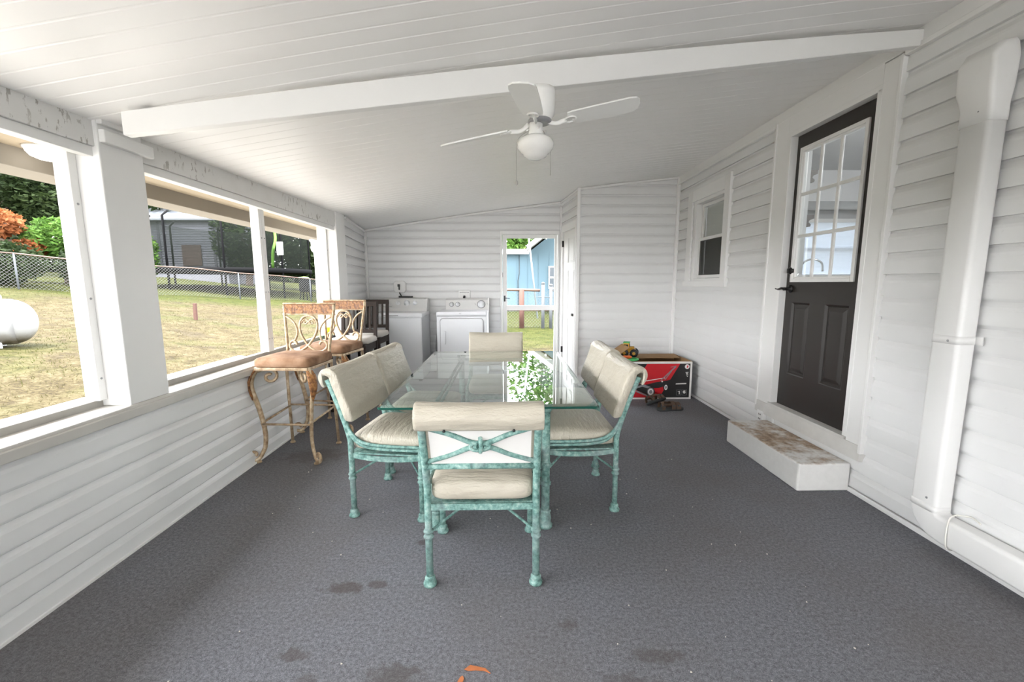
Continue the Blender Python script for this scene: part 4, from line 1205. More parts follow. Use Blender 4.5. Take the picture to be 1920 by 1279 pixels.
# ------------------------------------------------------------ ceiling fan
FX, FY = .164, 2.29
e = empty('ceiling_fan', (FX, FY, 2.083)); e.scale = (.95, .95, .95); tag(e, 'white four-blade hugger ceiling fan with an opal globe under the beam', 'ceiling fan')
FAN = flat('fan_white_enamel', (.88, .875, .85, 1), .32, var=.03)
H = 2.12
mb = MB(); mb.lathe([(.074, .262), (.076, .235), (.073, .225), (.077, .215), (.075, .175), (.071, .135), (.056, .115), (.05, .105), (.048, .10)], (.018, 0, 0), 28); mb.build('motor_housing', FAN, e)
mb = MB(); mb.lathe([(.060, .112), (.064, .105), (.06, .096), (.045, .09)], (.012, 0, 0), 24); mb.build('flywheel', GREYP, e)
mb = MB(); mb.lathe([(.034, .10), (.036, .095), (.036, .055), (.039, .05), (.041, .03), (.038, .022)], (-.008, 0, 0), 24)
for a in range(3): mb.lathe([(.006, 0), (.006, .012), (.003, .016)], (-.008+.036*math.cos(a*2.1+2.9), .036*math.sin(a*2.1+2.9), .062), 8, (math.cos(a*2.1+2.9), math.sin(a*2.1+2.9), 0))
mb.build('switch_housing', FAN, e)
mb = MB(); mb.lathe([(.036, .026), (.07, .022), (.093, .005), (.099, -.014), (.093, -.036), (.076, -.056), (.066, -.063), (.060, -.074), (.036, -.087), (.012, -.091), (0, -.092)], (-.010, 0, 0), 32)
t = NT('opal_glass'); t.b.inputs['Subsurface Weight'].default_value = .2; t.b.inputs['Subsurface Radius'].default_value = (.02, .02, .02)
mb.build('globe', t.set((.84, .83, .80, 1), .15), e)
slope = Matrix.Rotation(R(-9.5), 4, 'Y')
for i in range(4):
    ang = R((-6, 84, 172, 258)[i])
    T = Matrix.Translation((.0, 0, .088)) @ slope @ Matrix.Rotation(ang, 4, 'Z') @ Matrix.Rotation(R(-14), 4, 'X')
    mb = MB(); mb.T = T
    o2 = [(.16, -.048), (.19, -.054), (.32, -.060), (.48, -.062), (.515, -.055), (.533, -.035), (.538, 0), (.533, .035), (.515, .055), (.48, .062), (.32, .060), (.19, .054), (.16, .048)]
    mb.loft([[(x, y, -.004) for x, y in o2], [(x, y, .004) for x, y in o2]], smooth=False)
    bl = mb.build('blade', FAN, e, bevel=.001)
    mb = MB(); mb.T = Matrix.Translation((.0, 0, .088)) @ slope @ Matrix.Rotation(ang, 4, 'Z')
    mb.tube(cr([(.045, 0, .012), (.075, 0, -.006), (.10, 0, -.014), (.13, 0, -.010), (.155, 0, -.006)], 4), .0085, 8, sq=(.8, 1.4))
    mb.torus((.175, 0, -.008), .026, .0055, n=18, m=6, sx=1.1, axis=(0, .22, 1))
    for q in (-.022, 0, .022): mb.lathe([(.006, 0), (.005, -.004), (0, -.005)], (.19, q, -.009-q*.22), 8)
    mb.build('blade_arm', FAN, bl)
for x, y, z1, kn in ((-.112, .0, -.195, 1), (.075, .05, -.16, 0)):
    mb = MB(); mb.tube(cr([(-.008+(.036 if x > 0 else -.036), 0, .06), (x*.9, y, .02), (x, y, -.03), (x, y, z1)], 4), .0014, 5)
    if kn: mb.lathe([(0, -.03), (.008, -.022), (.008, -.012), (.003, 0)], (x, y, z1), 10)
    mb.build('pull_chain', flat('pull_cord', (.45, .43, .40, 1), .6), e)

# ------------------------------------------------------------ litter on the carpet
def leaf(name, pts, z, mat, lab, cat='leaf'):
    mb = MB(); mb.prism([(x, y, z) for x, y in pts], (0, 0, .003)); o = mb.build(name, mat); tag(o, lab, cat); return o
LEAFM = flat('orange_dry_leaf', (.62, .20, .07, 1), .7, var=.35, scale=60)
leaf('dry_leaf', [(-.155, 1.355), (-.135, 1.372), (-.11, 1.366), (-.08, 1.358), (-.06, 1.338), (-.082, 1.349), (-.115, 1.352), (-.14, 1.350)], .001, LEAFM, 'long curled orange dry leaf on the carpet in the foreground')
leaf('petal', [(-.174, 1.308), (-.166, 1.325), (-.158, 1.330), (-.152, 1.318), (-.158, 1.298), (-.168, 1.290)], .001, LEAFM, 'small crumpled orange petal beside the long dry leaf', 'petal')
random.seed(11)
mb = MB()
for i in range(70):
    x, y = random.uniform(-1.5, 1.6), random.uniform(1.25, 3.2); r_ = random.uniform(.0015, .0045); a = random.uniform(0, 6)
    mb.prism([(x+r_*math.cos(a+k*1.9)*random.uniform(.6, 1.3), y+r_*math.sin(a+k*1.9), .0005) for k in range(3)], (0, 0, .003))
o = mb.build('crumbs', flat('pale_crumbs', (.7, .66, .58, 1), .8)); tag(o, 'scattered pale crumbs and lint on the carpet', 'crumbs', kind='stuff')
# ------------------------------------------------------------ the yard
def sstep(a, b, x):
    t = min(1, max(0, (x-a)/(b-a))); return t*t*(3-2*t)
def ground(x, y):
    xl = min(x, -2.2)
    if xl < -24: xl = -24+(xl+24)*.35
    gl = -.25-.1127*(xl+2.2)-.0126*(min(y, 30)-2)
    gb = -.20+.02*(y-6.6) if y < 20 else .07
    w = sstep(-4.5, -1.2, x)*sstep(4, 7, y)
    z = gl*(1-w)+gb*w
    return z + .035*math.sin(x*1.3+y*.7)*sstep(3.5, 6, -x) + .03*math.sin(x*.6-y*1.1)*sstep(3.5, 6, -x)
def mk_ground():
    t = NT('dry_grass_ground')
    sp = t.n.new('ShaderNodeSeparateXYZ'); t.l.new(t.co(), sp.inputs[0])
    fine = t.math('ADD', t.math('MULTIPLY', t.noise(26, 3, .7), .45), t.math('MULTIPLY', t.noise(4.5, 8, .74), .55))
    straw = t.ramp(fine, [(.39, (0.0126, 0.0085, 0.0026)), (.455, (0.0268, 0.0198, 0.0075)), (.52, (0.0407, 0.0321, 0.0145)), (.60, (0.0596, 0.0495, 0.0273))])
    green = t.ramp(fine, [(.39, (0.0059, 0.0097, 0.0005)), (.46, (0.0167, 0.0222, 0.0021)), (.53, (0.0280, 0.0310, 0.0049)), (.61, (0.0427, 0.0413, 0.0119))])
    # green towards and beyond the fence, and behind the house
    dist = t.math('ADD', t.math('MULTIPLY', sp.outputs['X'], -.79), t.math('MULTIPLY', sp.outputs['Y'], .615))
    gz = t.ramp(t.math('DIVIDE', t.math('ADD', dist, t.math('MULTIPLY', t.noise(.5, 3), 6.0)), 30.0), [(.70, (0,0,0)), (.80, (1,1,1))])
    bk = t.ramp(t.math('DIVIDE', t.math('ADD', sp.outputs['Y'], t.math('MULTIPLY', t.noise(.8, 3), 3.0)), 20.0), [(.54, (0,0,0)), (.62, (1,1,1))])
    xr = t.ramp(t.math('DIVIDE', t.math('ADD', sp.outputs['X'], 6.0), 12.0), [(.25, (0,0,0)), (.35, (1,1,1))])
    patch = t.ramp(t.noise(.55, 4, .6), [(.50, (0,0,0)), (.62, (1,1,1))])
    m = t.math('MAXIMUM', t.math('MAXIMUM', gz, t.math('MULTIPLY', bk, xr)), t.math('MULTIPLY', patch, .55))
    c = t.mix(m, straw, green)
    dirt = t.ramp(t.noise(.9, 4, .65, stretch=(1, 1.6, 1)), [(.57, (0,0,0)), (.66, (1,1,1))])
    c = t.mix(t.math('MULTIPLY', dirt, .45), c, (0.0184, 0.0132, 0.0088, 1))
    t.bump(fine, .6, .05)
    t.set(c, .95, 0, .1)
    return t.mat
GROUND = mk_ground()
GRASS = NT('grass_blades')
_c = GRASS.ramp(GRASS.noise(.9, 4, .7), [(.36, (0.0399, 0.0479, 0.0120)), (.5, (0.0619, 0.0540, 0.0240)), (.66, (0.0799, 0.0679, 0.0380))])
GRASS.set(_c, .8, 0, .1)
_t = GRASS.n.new('ShaderNodeBsdfTranslucent'); GRASS.l.new(_c, _t.inputs[0]); _m = GRASS.n.new('ShaderNodeMixShader'); _m.inputs[0].default_value = .5
GRASS.l.new(GRASS.b.outputs[0], _m.inputs[1]); GRASS.l.new(_t.outputs[0], _m.inputs[2]); GRASS.l.new(_m.outputs[0], GRASS.n['Material Output'].inputs[0])
gxs = [-45, -38, -32, -28] + [-25+.6*i for i in range(36)] + [-3.4+.6*i for i in range(8)] + [2.2, 4, 7, 12, 20]
gys = [-14, -8, -4] + [-2+.7*i for i in range(38)] + [26, 29, 33, 38, 46, 60]
mb = MB()
mb.add([(x, y, ground(x, y)-(.6 if (-2.1 < x < 2.6 and -4.6 < y < 6.9) else 0)) for y in gys for x in gxs],
       [(i*len(gxs)+j, i*len(gxs)+j+1, (i+1)*len(gxs)+j+1, (i+1)*len(gxs)+j) for i in range(len(gys)-1) for j in range(len(gxs)-1)], True)
struct(mb.build('ground', GROUND))
random.seed(5)
mb = MB()
for i in range(46000):
    if i < 37000:
        y = random.uniform(.6, 22); x = -2.9-random.random()**1.4*(y*1.0+4)
    else:
        y = random.uniform(6.9, 17); x = random.uniform(-.6, 2.4)
    s = random.uniform(.025, .06)*(1+.02*abs(x)); a = random.uniform(0, 6.28); z = ground(x, y)-.01
    dx, dy = math.cos(a)*s*.10, math.sin(a)*s*.10; lx, ly = random.uniform(-.7, .7)*s, random.uniform(-.7, .7)*s
    mb.add([(x-dx, y-dy, z), (x+dx, y+dy, z), (x+lx, y+ly, z+s*.8)], [(0, 1, 2)])
tag(mb.build('grass', GRASS.mat), 'dry straw and green grass blades on the sloping yard', 'grass', kind='stuff')

# chain-link fences
def chain_fence(name, lab, P, h, rail_mat, post_mat, pitch=.11, wire=.0055, posts=3.0, gf=ground, gap=.02):
    e = empty(name, (0, 0, 0)); tag(e, lab, 'fence')
    mw = MB(); mr = MB()
    WIRE = flat('fence_wire', (0.1020, 0.1013, 0.0972, 1), .5, .2, var=.2)
    for (a, b) in zip(P, P[1:]):
        a, b = Vector((*a, 0)), Vector((*b, 0)); L = (b-a).length; d = (b-a)/L
        def pt(s, v):
            q = a+d*s; return Vector((q.x, q.y, gf(q.x, q.y)+gap+v))
        n = int(L/pitch)
        for k in range(-int(h/pitch), n+1):
            for sg in (1, -1):
                s0, s1 = (k*pitch, k*pitch+h); v0, v1 = (0, h) if sg > 0 else (h, 0)
                if s0 < 0: t_ = -s0/h; v0 = v0+(v1-v0)*t_; s0 = 0
                if s1 > L: t_ = (L-s0)/max(s1-s0, 1e-6); v1 = v0+(v1-v0)*t_; s1 = L
                if s1-s0 < .05: continue
                mw.tube([pt(s0, v0), pt(s1, v1)], wire, 3, cap=False)
        m = max(2, int(L/1.5))
        mr.tube([pt(L*i/m, h) for i in range(m+1)], .024, 8)
        npost = max(1, int(round(L/posts)))
        for i in range(npost+(1 if b[:2] == Vector((*P[-1], 0))[:2] else 0)):
            mp = MB(); q = pt(L*i/npost, 0); mp.tube([q-Vector((0, 0, .25)), q+Vector((0, 0, h+.02))], .03, 8); mp.build('post', post_mat, e)
    mw.build('wire_mesh', WIRE, e); mr.build('top_rail', rail_mat, e)
    return e
RAILM = flat('rust_stained_rail', (0.1176, 0.0687, 0.0510, 1), .7, var=.35, scale=8)
chain_fence('chain_link_fence', 'long chain-link fence with a rust stained top rail across the sloping yard', [(-22.5, 7.1), (-16.5, 14.8), (-10.3, 22.8), (-6.8, 27.3)], 1.18, RAILM, GALV)

# propane tank
e = empty('propane_tank', (-7.78, 7.2, ground(-8.1, 7.0))); tag(e, 'white horizontal propane tank on the dry grass outside the nearest window', 'tank')
ax = Vector((-.75, -.66, 0)).normalized(); zc = .40
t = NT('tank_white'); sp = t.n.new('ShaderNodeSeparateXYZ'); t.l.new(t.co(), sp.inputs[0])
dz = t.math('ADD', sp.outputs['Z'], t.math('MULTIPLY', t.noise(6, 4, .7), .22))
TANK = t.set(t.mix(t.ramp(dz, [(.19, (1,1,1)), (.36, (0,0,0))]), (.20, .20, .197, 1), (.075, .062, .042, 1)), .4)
mb = MB(); r = .365
prof = [(0, 0), (.10, .012), (.2, .05), (.28, .11), (.335, .19), (.360, .28), (r, .36), (r, 1.65), (.335, 1.82), (.2, 1.96), (0, 2.01)]
mb.lathe([(q.x, q.y) for q in cr([(a, b, 0) for a, b in prof], 3)], (0, 0, zc), 36, ax)
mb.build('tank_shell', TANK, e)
mb = MB(); c_ = ax*.42; mb.torus((c_.x, c_.y, zc+r+.03), .05, .012, axis=(ax.y, -ax.x, 0), n=20, m=6); mb.build('lifting_ring', TANK, e)
for k in (.45, 1.55):
    mb = MB(); c_ = ax*k
    s_ = Vector((-ax.y, ax.x, 0))
    for sg in (-1, 1): mb.bar((c_.x+s_.x*sg*.16, c_.y+s_.y*sg*.16, -.02), (c_.x+s_.x*sg*.18, c_.y+s_.y*sg*.18, .14), .06, .05)
    mb.build('leg', WHITE, e)
mb = MB(); c_ = ax*.85; mb.lathe([(.10, 0), (.11, .05), (.09, .10), (0, .13)], (c_.x, c_.y, zc+r-.01), 18); mb.build('valve_dome', TANK, e)
mb = MB(); mb.tube(cr([(ax.x*.75+.25, ax.y*.75-.28, .55), (ax.x*.74+.30, ax.y*.74-.32, .3), (ax.x*.70+.30, ax.y*.70-.34, .1), (ax.x*.62+.34, ax.y*.62-.36, .0)], 5), .014, 7); mb.build('gas_hose', flat('green_hose', (.07, .13, .09, 1), .6), e)

mb = MB(); gz_ = ground(-8.8, 12.2); mb.bar((-8.8, 12.2, gz_-.1), (-8.78, 12.2, gz_+.47), .07, .07); o = mb.build('ground_stake', RUST); tag(o, 'short rusty square stake standing in the dry yard', 'stake')

# trees and bushes
def leafmat(name, a, b, c):
    t = NT(name); oi = t.noise(1.1, 3, .6); f = t.noise(9, 2)
    cc = t.ramp(t.math('ADD', t.math('MULTIPLY', oi, .5), t.math('MULTIPLY', f, .5)), [(.34, a), (.5, b), (.66, c)])
    t.set(cc, .75, 0, .12)
    tl = t.n.new('ShaderNodeBsdfTranslucent'); t.l.new(cc, tl.inputs[0])
    mx = t.n.new('ShaderNodeMixShader'); mx.inputs[0].default_value = .3
    out = t.n['Material Output']; t.l.new(t.b.outputs[0], mx.inputs[1]); t.l.new(tl.outputs[0], mx.inputs[2]); t.l.new(mx.outputs[0], out.inputs[0])
    return t.mat
LEAF_D = leafmat('dark_leaves', (0.0060, 0.0114, 0.0042), (0.0168, 0.0282, 0.0090), (0.0396, 0.0564, 0.0198))
LEAF_G = leafmat('fresh_leaves', (0.0196, 0.0462, 0.0070), (0.0504, 0.1078, 0.0175), (0.1078, 0.1694, 0.0385))
LEAF_O = leafmat('orange_leaves', (0.0966, 0.0273, 0.0098), (0.2002, 0.0658, 0.0231), (0.2541, 0.1155, 0.0504))
BARK = flat('bark', (0.085, 0.058, 0.040, 1), .9, var=.5, scale=6)
def leaves(mb, c, rad, n, size, rng, shell=.5):
    for i in range(n):
        while True:
            v = Vector((rng.uniform(-1, 1), rng.uniform(-1, 1), rng.uniform(-1, 1)))
            if shell < v.length < 1: break
        p = Vector((c[0]+v.x*rad[0], c[1]+v.y*rad[1], c[2]+v.z*rad[2]))
        a = Vector((rng.uniform(-1, 1), rng.uniform(-1, 1), rng.uniform(-.6, .6))).normalized()
        b = a.cross(Vector((rng.uniform(-1, 1), rng.uniform(-1, 1), rng.uniform(-1, 1)))).normalized()
        s = size*rng.uniform(.6, 1.4)
        mb.add([p-a*s, p-b*s*.45, p+a*s, p+b*s*.45], [(0, 1, 2, 3)])
def tree(name, lab, cat, x, y, crowns, mat, size, trunk=(.2, 2.0), branches=4, seed=1, group=None, trunk_mat=BARK):
    rng = random.Random(seed); z0 = ground(x, y)
    e = empty(name, (x, y, z0)); tag(e, lab, cat, group)
    mb = MB()
    for (dx, dy, dz, rx, ry, rz, n) in crowns: leaves(mb, (dx, dy, dz), (rx, ry, rz), n, size, rng, .35)
    mb.build('foliage', mat, e)
    mb = MB(); r0, h = trunk
    mb.tube(cr([(0, 0, -.2), (.05, .03, h*.4), (-.04, 0, h*.75), (.03, .02, h)], 3), [r0*(1-.05*i) for i in range(10)], 9)
    for i in range(branches):
        cr_ = crowns[i % len(crowns)]
        tip = Vector((cr_[0]+rng.uniform(-.5, .5)*cr_[3], cr_[1]+rng.uniform(-.5, .5)*cr_[4], cr_[2]+rng.uniform(-.2, .6)*cr_[5]))
        s_ = Vector((0, 0, h*rng.uniform(.55, .95))); m = (s_+tip)/2+Vector((rng.uniform(-.3, .3), rng.uniform(-.3, .3), rng.uniform(0, .3)))
        p = cr([s_, m, tip], 4); mb.tube(p, [r0*.5*(1-.8*i/(len(p)-1)) for i in range(len(p))], 6)
    mb.build('trunk', trunk_mat, e)
    return e
tree('tree', 'tall dark tree with a thick trunk behind the orange bush', 'tree', -25.5, 22.0, [(0, 0, 4.6, 3.2, 3, 2.3, 8000), (2.6, .6, 3.6, 1.8, 1.8, 1.6, 3600), (-2.8, 0, 5, 2.4, 2, 2, 3000)], LEAF_D, .13, (.42, 3.2), 6, 1)
tree('tree', 'bright green tree hanging in at the left edge of the nearest window', 'tree', -22.4, 16.6, [(0, 0, 4.5, 1.5, 1.3, .75, 1400), (.9, .3, 3.9, 1.0, .8, .4, 500)], LEAF_G, .16, (.14, 3.2), 4, 2)
tree('bush', 'orange leaved bush beyond the fence in the nearest window', 'bush', -19.6, 16.9, [(0, 0, 2.2, 1.05, .9, .62, 1500), (.85, .5, 1.25, .6, .5, .4, 420), (-.6, 0, 1.6, .8, .7, .5, 400)], LEAF_O, .11, (.36, 1.9), 5, 3)
tree('bush', 'fresh green round bush beside the orange bush beyond the fence', 'bush', -18.4, 18.3, [(0, 0, 1.75, 1.15, 1.1, .95, 2400), (1.0, .3, 1.5, .9, .9, .9, 1100)], LEAF_G, .10, (.10, 1.0), 4, 4)
tree('bush', 'low dark undergrowth right behind the fence mesh in the nearest window', 'bush', -18.5, 15.6, [(0, 0, .75, 2.2, .8, .85, 3600), (-2.2, -1.6, .85, 1.6, .8, .9, 2200), (1.9, 1.9, .7, 1.2, .7, .8, 1500)], LEAF_D, .10, (.06, .5), 3, 5)
tree('bush', 'pale green shrub left of the grey shed behind the fence', 'bush', -18.0, 21.6, [(0, 0, 1.5, .75, .9, 1.4, 1600)], LEAF_G, .10, (.08, 1.0), 4, 6)
tree('tree', 'dark tree right of the grey shed behind the trampoline', 'tree', -18.6, 31.5, [(0, 0, 3.6, 2.2, 2, 2.7, 3000)], LEAF_D, .19, (.25, 2.6), 4, 7, 'dark trees beyond the fence')
tree('tree', 'broad dark tree in the middle of the row beyond the trampoline', 'tree', -15.2, 33.0, [(0, 0, 3.4, 2.4, 2, 2.6, 3000)], LEAF_D, .19, (.25, 2.6), 4, 8, 'dark trees beyond the fence')
tree('tree', 'rightmost dark tree of the row seen through the third window', 'tree', -11.4, 31.0, [(0, 0, 3.0, 2.2, 2, 2.6, 2800), (-1.9, .3, 2.4, 1.2, 1.2, 1.6, 900)], LEAF_D, .19, (.25, 2.6), 4, 9, 'dark trees beyond the fence')
tree('tree', 'tall dark tree overhanging the roof of the grey shed', 'tree', -25.2, 33.5, [(0, 0, 6.2, 4.5, 2.5, 2.2, 3600)], LEAF_D, .22, (.3, 4.5), 4, 10, 'dark trees beyond the fence')
tree('tree', 'sparse tall tree behind the blue house', 'tree', 2.6, 29.0, [(-.6, 0, 6.3, 2.1, 1.6, 2.7, 1700), (1.5, 0, 8.0, 2.2, 1.6, 2.3, 1500), (-2.5, 0, 4.1, 2.2, 1.4, 1.0, 1300), (.2, 0, 10.5, 1.6, 1.2, 1.4, 600), (-2.6, -1, 3.6, 2.6, 1.2, .9, 1500)], LEAF_G, .17, (.2, 5), 8, 12)

# distant woods closing the view
rngw = random.Random(77); mb = MB()
for (x, y, z, rx, ry, rz, n) in ((-34, 22, 4.5, 5, 5, 4.5, 2600), (-33, 32, 5, 5, 4, 4.5, 2600), (-28, 41, 5, 6, 4, 4.5, 2600), (-20, 44, 4, 6, 3, 4.5, 2600), (-12, 43, 3.2, 6, 3, 4.5, 2600), (-9.5, 36, 2.2, 3, 2, 3.2, 1600), (-36, 12, 5, 5, 5, 4.5, 2000)):
    leaves(mb, (x, y, z), (rx, ry, rz), n, .42, rngw, .6)
tag(mb.build('woods', LEAF_D), 'dark mass of distant woods closing off the yard', 'woods', kind='stuff')
# grey shed
e = empty('shed', (-22.0, 31.0, 2.1)); tag(e, 'grey clapboard shed with a pale metal roof beyond the fence', 'shed')
SHEDW = flat('shed_siding', (0.1074, 0.1095, 0.1278, 1), .7, var=.12, scale=3)
mb = MB()
x0_, x1_, y0_, y1_, h_ = -3.6, 2.3, 0, 4.5, 3.75
mb.box((x0_, y0_, -.9), (x1_, y1_, h_))
for i in range(22): mb.prism([(x0_-.01, y0_-.03, .05+i*.168), (x0_-.01, y0_, .05+i*.168), (x0_-.01, y0_, .215+i*.168)], (x1_-x0_+.02, 0, 0))
for i in range(22): mb.prism([(x1_+.03, y0_, .05+i*.168), (x1_, y0_, .05+i*.168), (x1_, y0_, .215+i*.168)], (0, y1_-y0_, 0))
mb.build('wall', SHEDW, e)
mb = MB(); mb.prism([(x0_-.4, y0_-.5, h_-.12), (x0_-.4, y0_+2.3, h_+1.25), (x0_-.4, y1_+.5, h_-.12), (x0_-.4, y1_+.5, h_-.02), (x0_-.4, y0_+2.3, h_+1.37), (x0_-.4, y0_-.5, h_-.02)], (x1_-x0_+.8, 0, 0)); mb.build('roof', flat('pale_metal_roof', (0.1578, 0.1680, 0.1836, 1), .35, .3), e)
mb = MB(); mb.box((x1_-3.1, -.06, .55), (x1_-1.75, -.03, 2.0)); o = mb.build('boarded_door', flat('brown_board', (0.0578, 0.0374, 0.0306, 1), .8), e)
for k in (x0_+1.2, x1_-.9):
    mb = MB(); mb.box((k, -.05, .3), (k+.16, -.02, 3.6)); mb.build('batten', flat('shed_dark_batten', (0.060, 0.060, 0.075, 1), .8), e)

# trampoline with a dark safety net
tx, ty = -15.6, 25.3
tz = ground(tx, ty)
e = empty('trampoline', (tx, ty, tz)); tag(e, 'large round trampoline with tall black poles and a dark safety net', 'trampoline')
Rr = 3.9; rim = 1.22
mb = MB(); mb.lathe([(0, rim), (Rr-.1, rim), (Rr, rim-.02)], n=40); mb.lathe([(Rr-.3, rim+.03), (Rr+.05, rim+.02), (Rr+.08, rim-.22), (Rr+.04, rim-.22)], n=40); mb.build('jumping_mat', OUTBLACK, e)
for i in range(9):
    a = 2*PI*i/9+.25; c_ = Vector((math.cos(a)*Rr, math.sin(a)*Rr, 0)); zz_ = ground(tx+c_.x, ty+c_.y)-tz
    mb = MB(); mb.tube([c_+Vector((0, 0, zz_-.05)), c_+Vector((0, 0, rim+2.5)), c_*.93+Vector((0, 0, rim+2.75))], .05, 8); mb.build('pole', OUTBLACK, e)
t = NT('safety_net'); t.n.remove(t.b)
tr = t.n.new('ShaderNodeBsdfTransparent'); df = t.n.new('ShaderNodeBsdfDiffuse'); df.inputs[0].default_value = (.012, .014, .012, 1)
mx = t.n.new('ShaderNodeMixShader'); mx.inputs[0].default_value = .30
t.l.new(tr.outputs[0], mx.inputs[1]); t.l.new(df.outputs[0], mx.inputs[2]); t.l.new(mx.outputs[0], t.n['Material Output'].inputs[0])
mb = MB(); mb.lathe([(Rr-.05, rim), (Rr-.05, rim+2.5), (Rr-.06, rim+2.5), (Rr-.06, rim)], n=40); mb.build('safety_net', t.mat, e)
mb = MB(); nx_, ny_ = 3.55, -1.9; mb.box((nx_-.16, ny_-.02, rim+.72), (nx_+.16, ny_+.02, rim+1.4)); o = mb.build('notice_card', WHITEPRINT, e); o['label'] = 'white card on the net'
mb = MB(); mb.tube(cr([(3.1, -1.9, rim), (3.2, -1.95, rim+.9), (3.35, -1.9, rim+1.6), (3.25, -1.9, rim+2.5)], 4), .07, 7); mb.build('lime_strap', flat('lime_strap', (0.0850, 0.2108, 0.0170, 1), .5), e)

# black barrel grill
gx, gy = -11.15, 24.0
e = empty('barrel_grill', (gx, gy, ground(gx, gy))); tag(e, 'black upright barrel grill on legs with a lime rim behind the fence', 'grill')
mb = MB(); mb.lathe([(.22, .42), (.28, .50), (.29, .85), (.27, 1.12), (.24, 1.18)], n=20); mb.build('barrel', OUTBLACK, e)
mb = MB(); mb.lathe([(.25, 1.18), (.27, 1.20), (.20, 1.26), (0, 1.28)], n=20); o = mb.build('lid', flat('lime_plastic', (.35, .55, .12, 1), .5), e); o['label'] = 'lime green lid'
for k in range(4):
    a = PI/4+k*PI/2; mb = MB(); mb.tube([(math.cos(a)*.20, math.sin(a)*.20, .5), (math.cos(a)*.30, math.sin(a)*.30, 0)], .03, 8); mb.build('leg', OUTBLACK, e)
mb = MB(); mb.box((.3, -.2, .50), (.95, .2, .54)); mb.tube([(.9, -.15, .5), (.95, -.15, 0)], .03, 6); mb.tube([(.9, .15, .5), (.95, .15, 0)], .03, 6); mb.build('side_shelf', OUTBLACK, e)

# ------------------------------------------------------------ behind the screen door: blue house, rusty fence
e = empty('blue_house', (0, 20, -.1)); tag(e, 'light blue house with white roof edges behind the screen door', 'house')
BLUE = flat('blue_siding', (0.0544, 0.0986, 0.1258, 1), .7, var=.06, scale=2)
mb = MB(); mb.box((-6, 0, 0), (1.15, 6, 2.85)); mb.prism([(1.15, 0, 0), (6.5, 0, 0), (6.5, 0, 5.0), (3.8, 0, 5.0), (1.15, 0, 2.95)], (0, 6, 0))
for i in range(24):
    mb.box((-6+i*.5, -.012, 0), (-5.985+i*.5, 0, 2.8))
mb.build('wall', BLUE, e)
mb = MB(); mb.box((-6.2, -.35, 2.78), (1.05, -.30, 3.0)); mb.build('fascia', WHITE, e)
mb = MB(); mb.prism([(-6.2, -.36, 2.96), (-6.2, 6, 3.0), (-6.2, 6, 3.1), (-6.2, -.36, 3.0)], (7.3, 0, 0)); mb.build('roof', flat('white_roof_sheet', (0.262, 0.262, 0.262, 1), .6), e)
mb = MB(); mb.prism([(.86, -2.5, 2.80), (4.2, -2.5, 5.34), (4.2, -2.5, 5.54), (.86, -2.5, 3.00)], (0, .06, 0)); mb.build('rake_board', WHITE, e)
mb = MB(); mb.prism([(.90, -2.44, 2.86), (4.2, -2.44, 5.37), (4.2, -2.44, 5.45), (.90, -2.44, 2.94)], (0, 8, 0)); o = mb.build('soffit', flat('grey_soffit', (.30, .295, .28, 1), .7), e)
for z in (1.25, 1.75):
    mb = MB(); mb.box((2.02, -.05, z), (2.9, .02, z+.45)); w = mb.build('window', flat('dark_window', (.05, .06, .07, 1), .15), e)
    mb = MB()
    ringframe_y(mb, -.07, .02, 1.98, 2.94, z-.04, z+.49, .05); mb.build('window_frame', WHITE, w)
mb = MB(); mb.lathe([(.05, 0), (.06, .05), (.04, .1), (0, .12)], (1.75, -1.2, 3.45), 10, (0, 0, -1)); mb.build('eave_lamp', WHITE, e)
mb = MB(); mb.tube([(-.30, -.02, 2.7), (-.2, -.03, 1.9), (-.3, -.03, 1.5), (-.26, -.02, 0)], .012, 6); mb.tube([(.62, -.02, 2.75), (.62, -.03, 1.9), (.56, -.03, 1.6), (.58, -.02, 0)], .014, 6); mb.build('wall_cable', BLACK, e)
flatg = lambda x, y: ground(x, y)
fy = 13.6
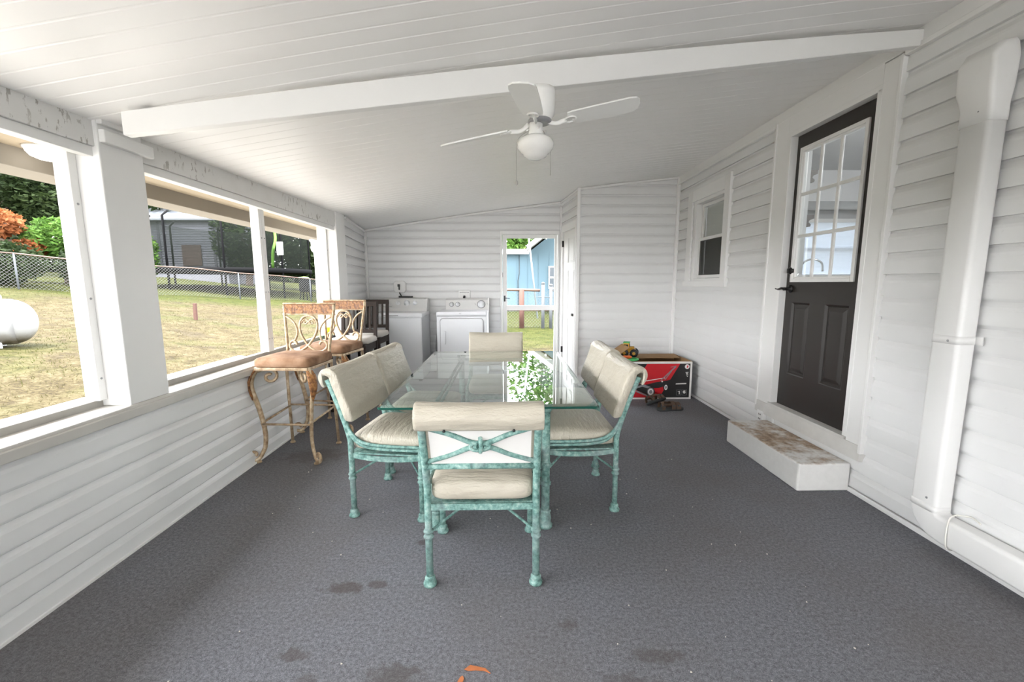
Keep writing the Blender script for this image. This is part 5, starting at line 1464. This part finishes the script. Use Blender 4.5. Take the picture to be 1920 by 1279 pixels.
e = empty('rusty_fence', (0, 0, 0)); tag(e, 'chain-link fence with red rusted post and rail behind the screen door', 'fence')
gz_ = ground(.5, fy)
mb = MB(); mb.tube([(.50, fy, gz_-.2), (.50, fy, gz_+1.24)], .085, 10); mb.build('post', RUST, e)
mb = MB(); mb.tube([(-1.6, fy, gz_+1.23), (.5, fy, gz_+1.22), (1.08, fy, gz_+1.20)], .042, 8); mb.build('top_rail', RAILM, e)
mb = MB(); mb.tube([(-1.6, fy, gz_+.60), (1.9, fy, gz_+.56)], .03, 8); mb.build('bottom_rail', RAILM, e)
mb = MB()
for k in range(-12, 36):
    for sg in (1, -1):
        s0 = -1.6+k*.10; a_, b_ = (s0, s0+1.15); va, vb = (0.03, 1.18) if sg > 0 else (1.18, .03)
        if a_ < -1.6:
            t_ = (-1.6-a_)/1.15; va += (vb-va)*t_; a_ = -1.6
        if b_ > 1.9: t_ = (1.9-a_)/max(1e-6, b_-a_); vb = va+(vb-va)*t_; b_ = 1.9
        if b_-a_ > .04: mb.tube([(a_, fy-.03, gz_+va), (b_, fy-.03, gz_+vb)], .004, 3, cap=False)
mb.build('wire_mesh', flat('fence_wire', (0.1020, 0.1013, 0.0972, 1)), e)
for x, h_ in ((1.17, 1.40), (1.42, 1.34)):
    mb = MB(); mb.tube([(x, fy-.1, gz_-.25), (x, fy-.1, gz_+h_)], .055, 10); mb.lathe([(.062, 0), (.06, .03), (.03, .06), (0, .065)], (x, fy-.1, gz_+h_), 10); mb.build('post', GALV, e)
mb = MB(); mb.tube([(1.42, fy-.1, gz_+1.2), (2.4, fy-.1, gz_+1.2)], .03, 8); mb.tube([(1.0, fy-.12, gz_+1.0), (1.6, fy-.12, gz_+.98)], .012, 6); mb.build('gate_rail', GALV, e)
mb = MB(); mb.tube([(.72, 16.8, 4.6), (1.24, 16.6, -.1)], .035, 8); o = mb.build('guy_wire', flat('pale_guard', (0.1680, 0.1884, 0.2040, 1), .5)); tag(o, 'slanting pale guy wire guard in front of the blue house', 'wire')
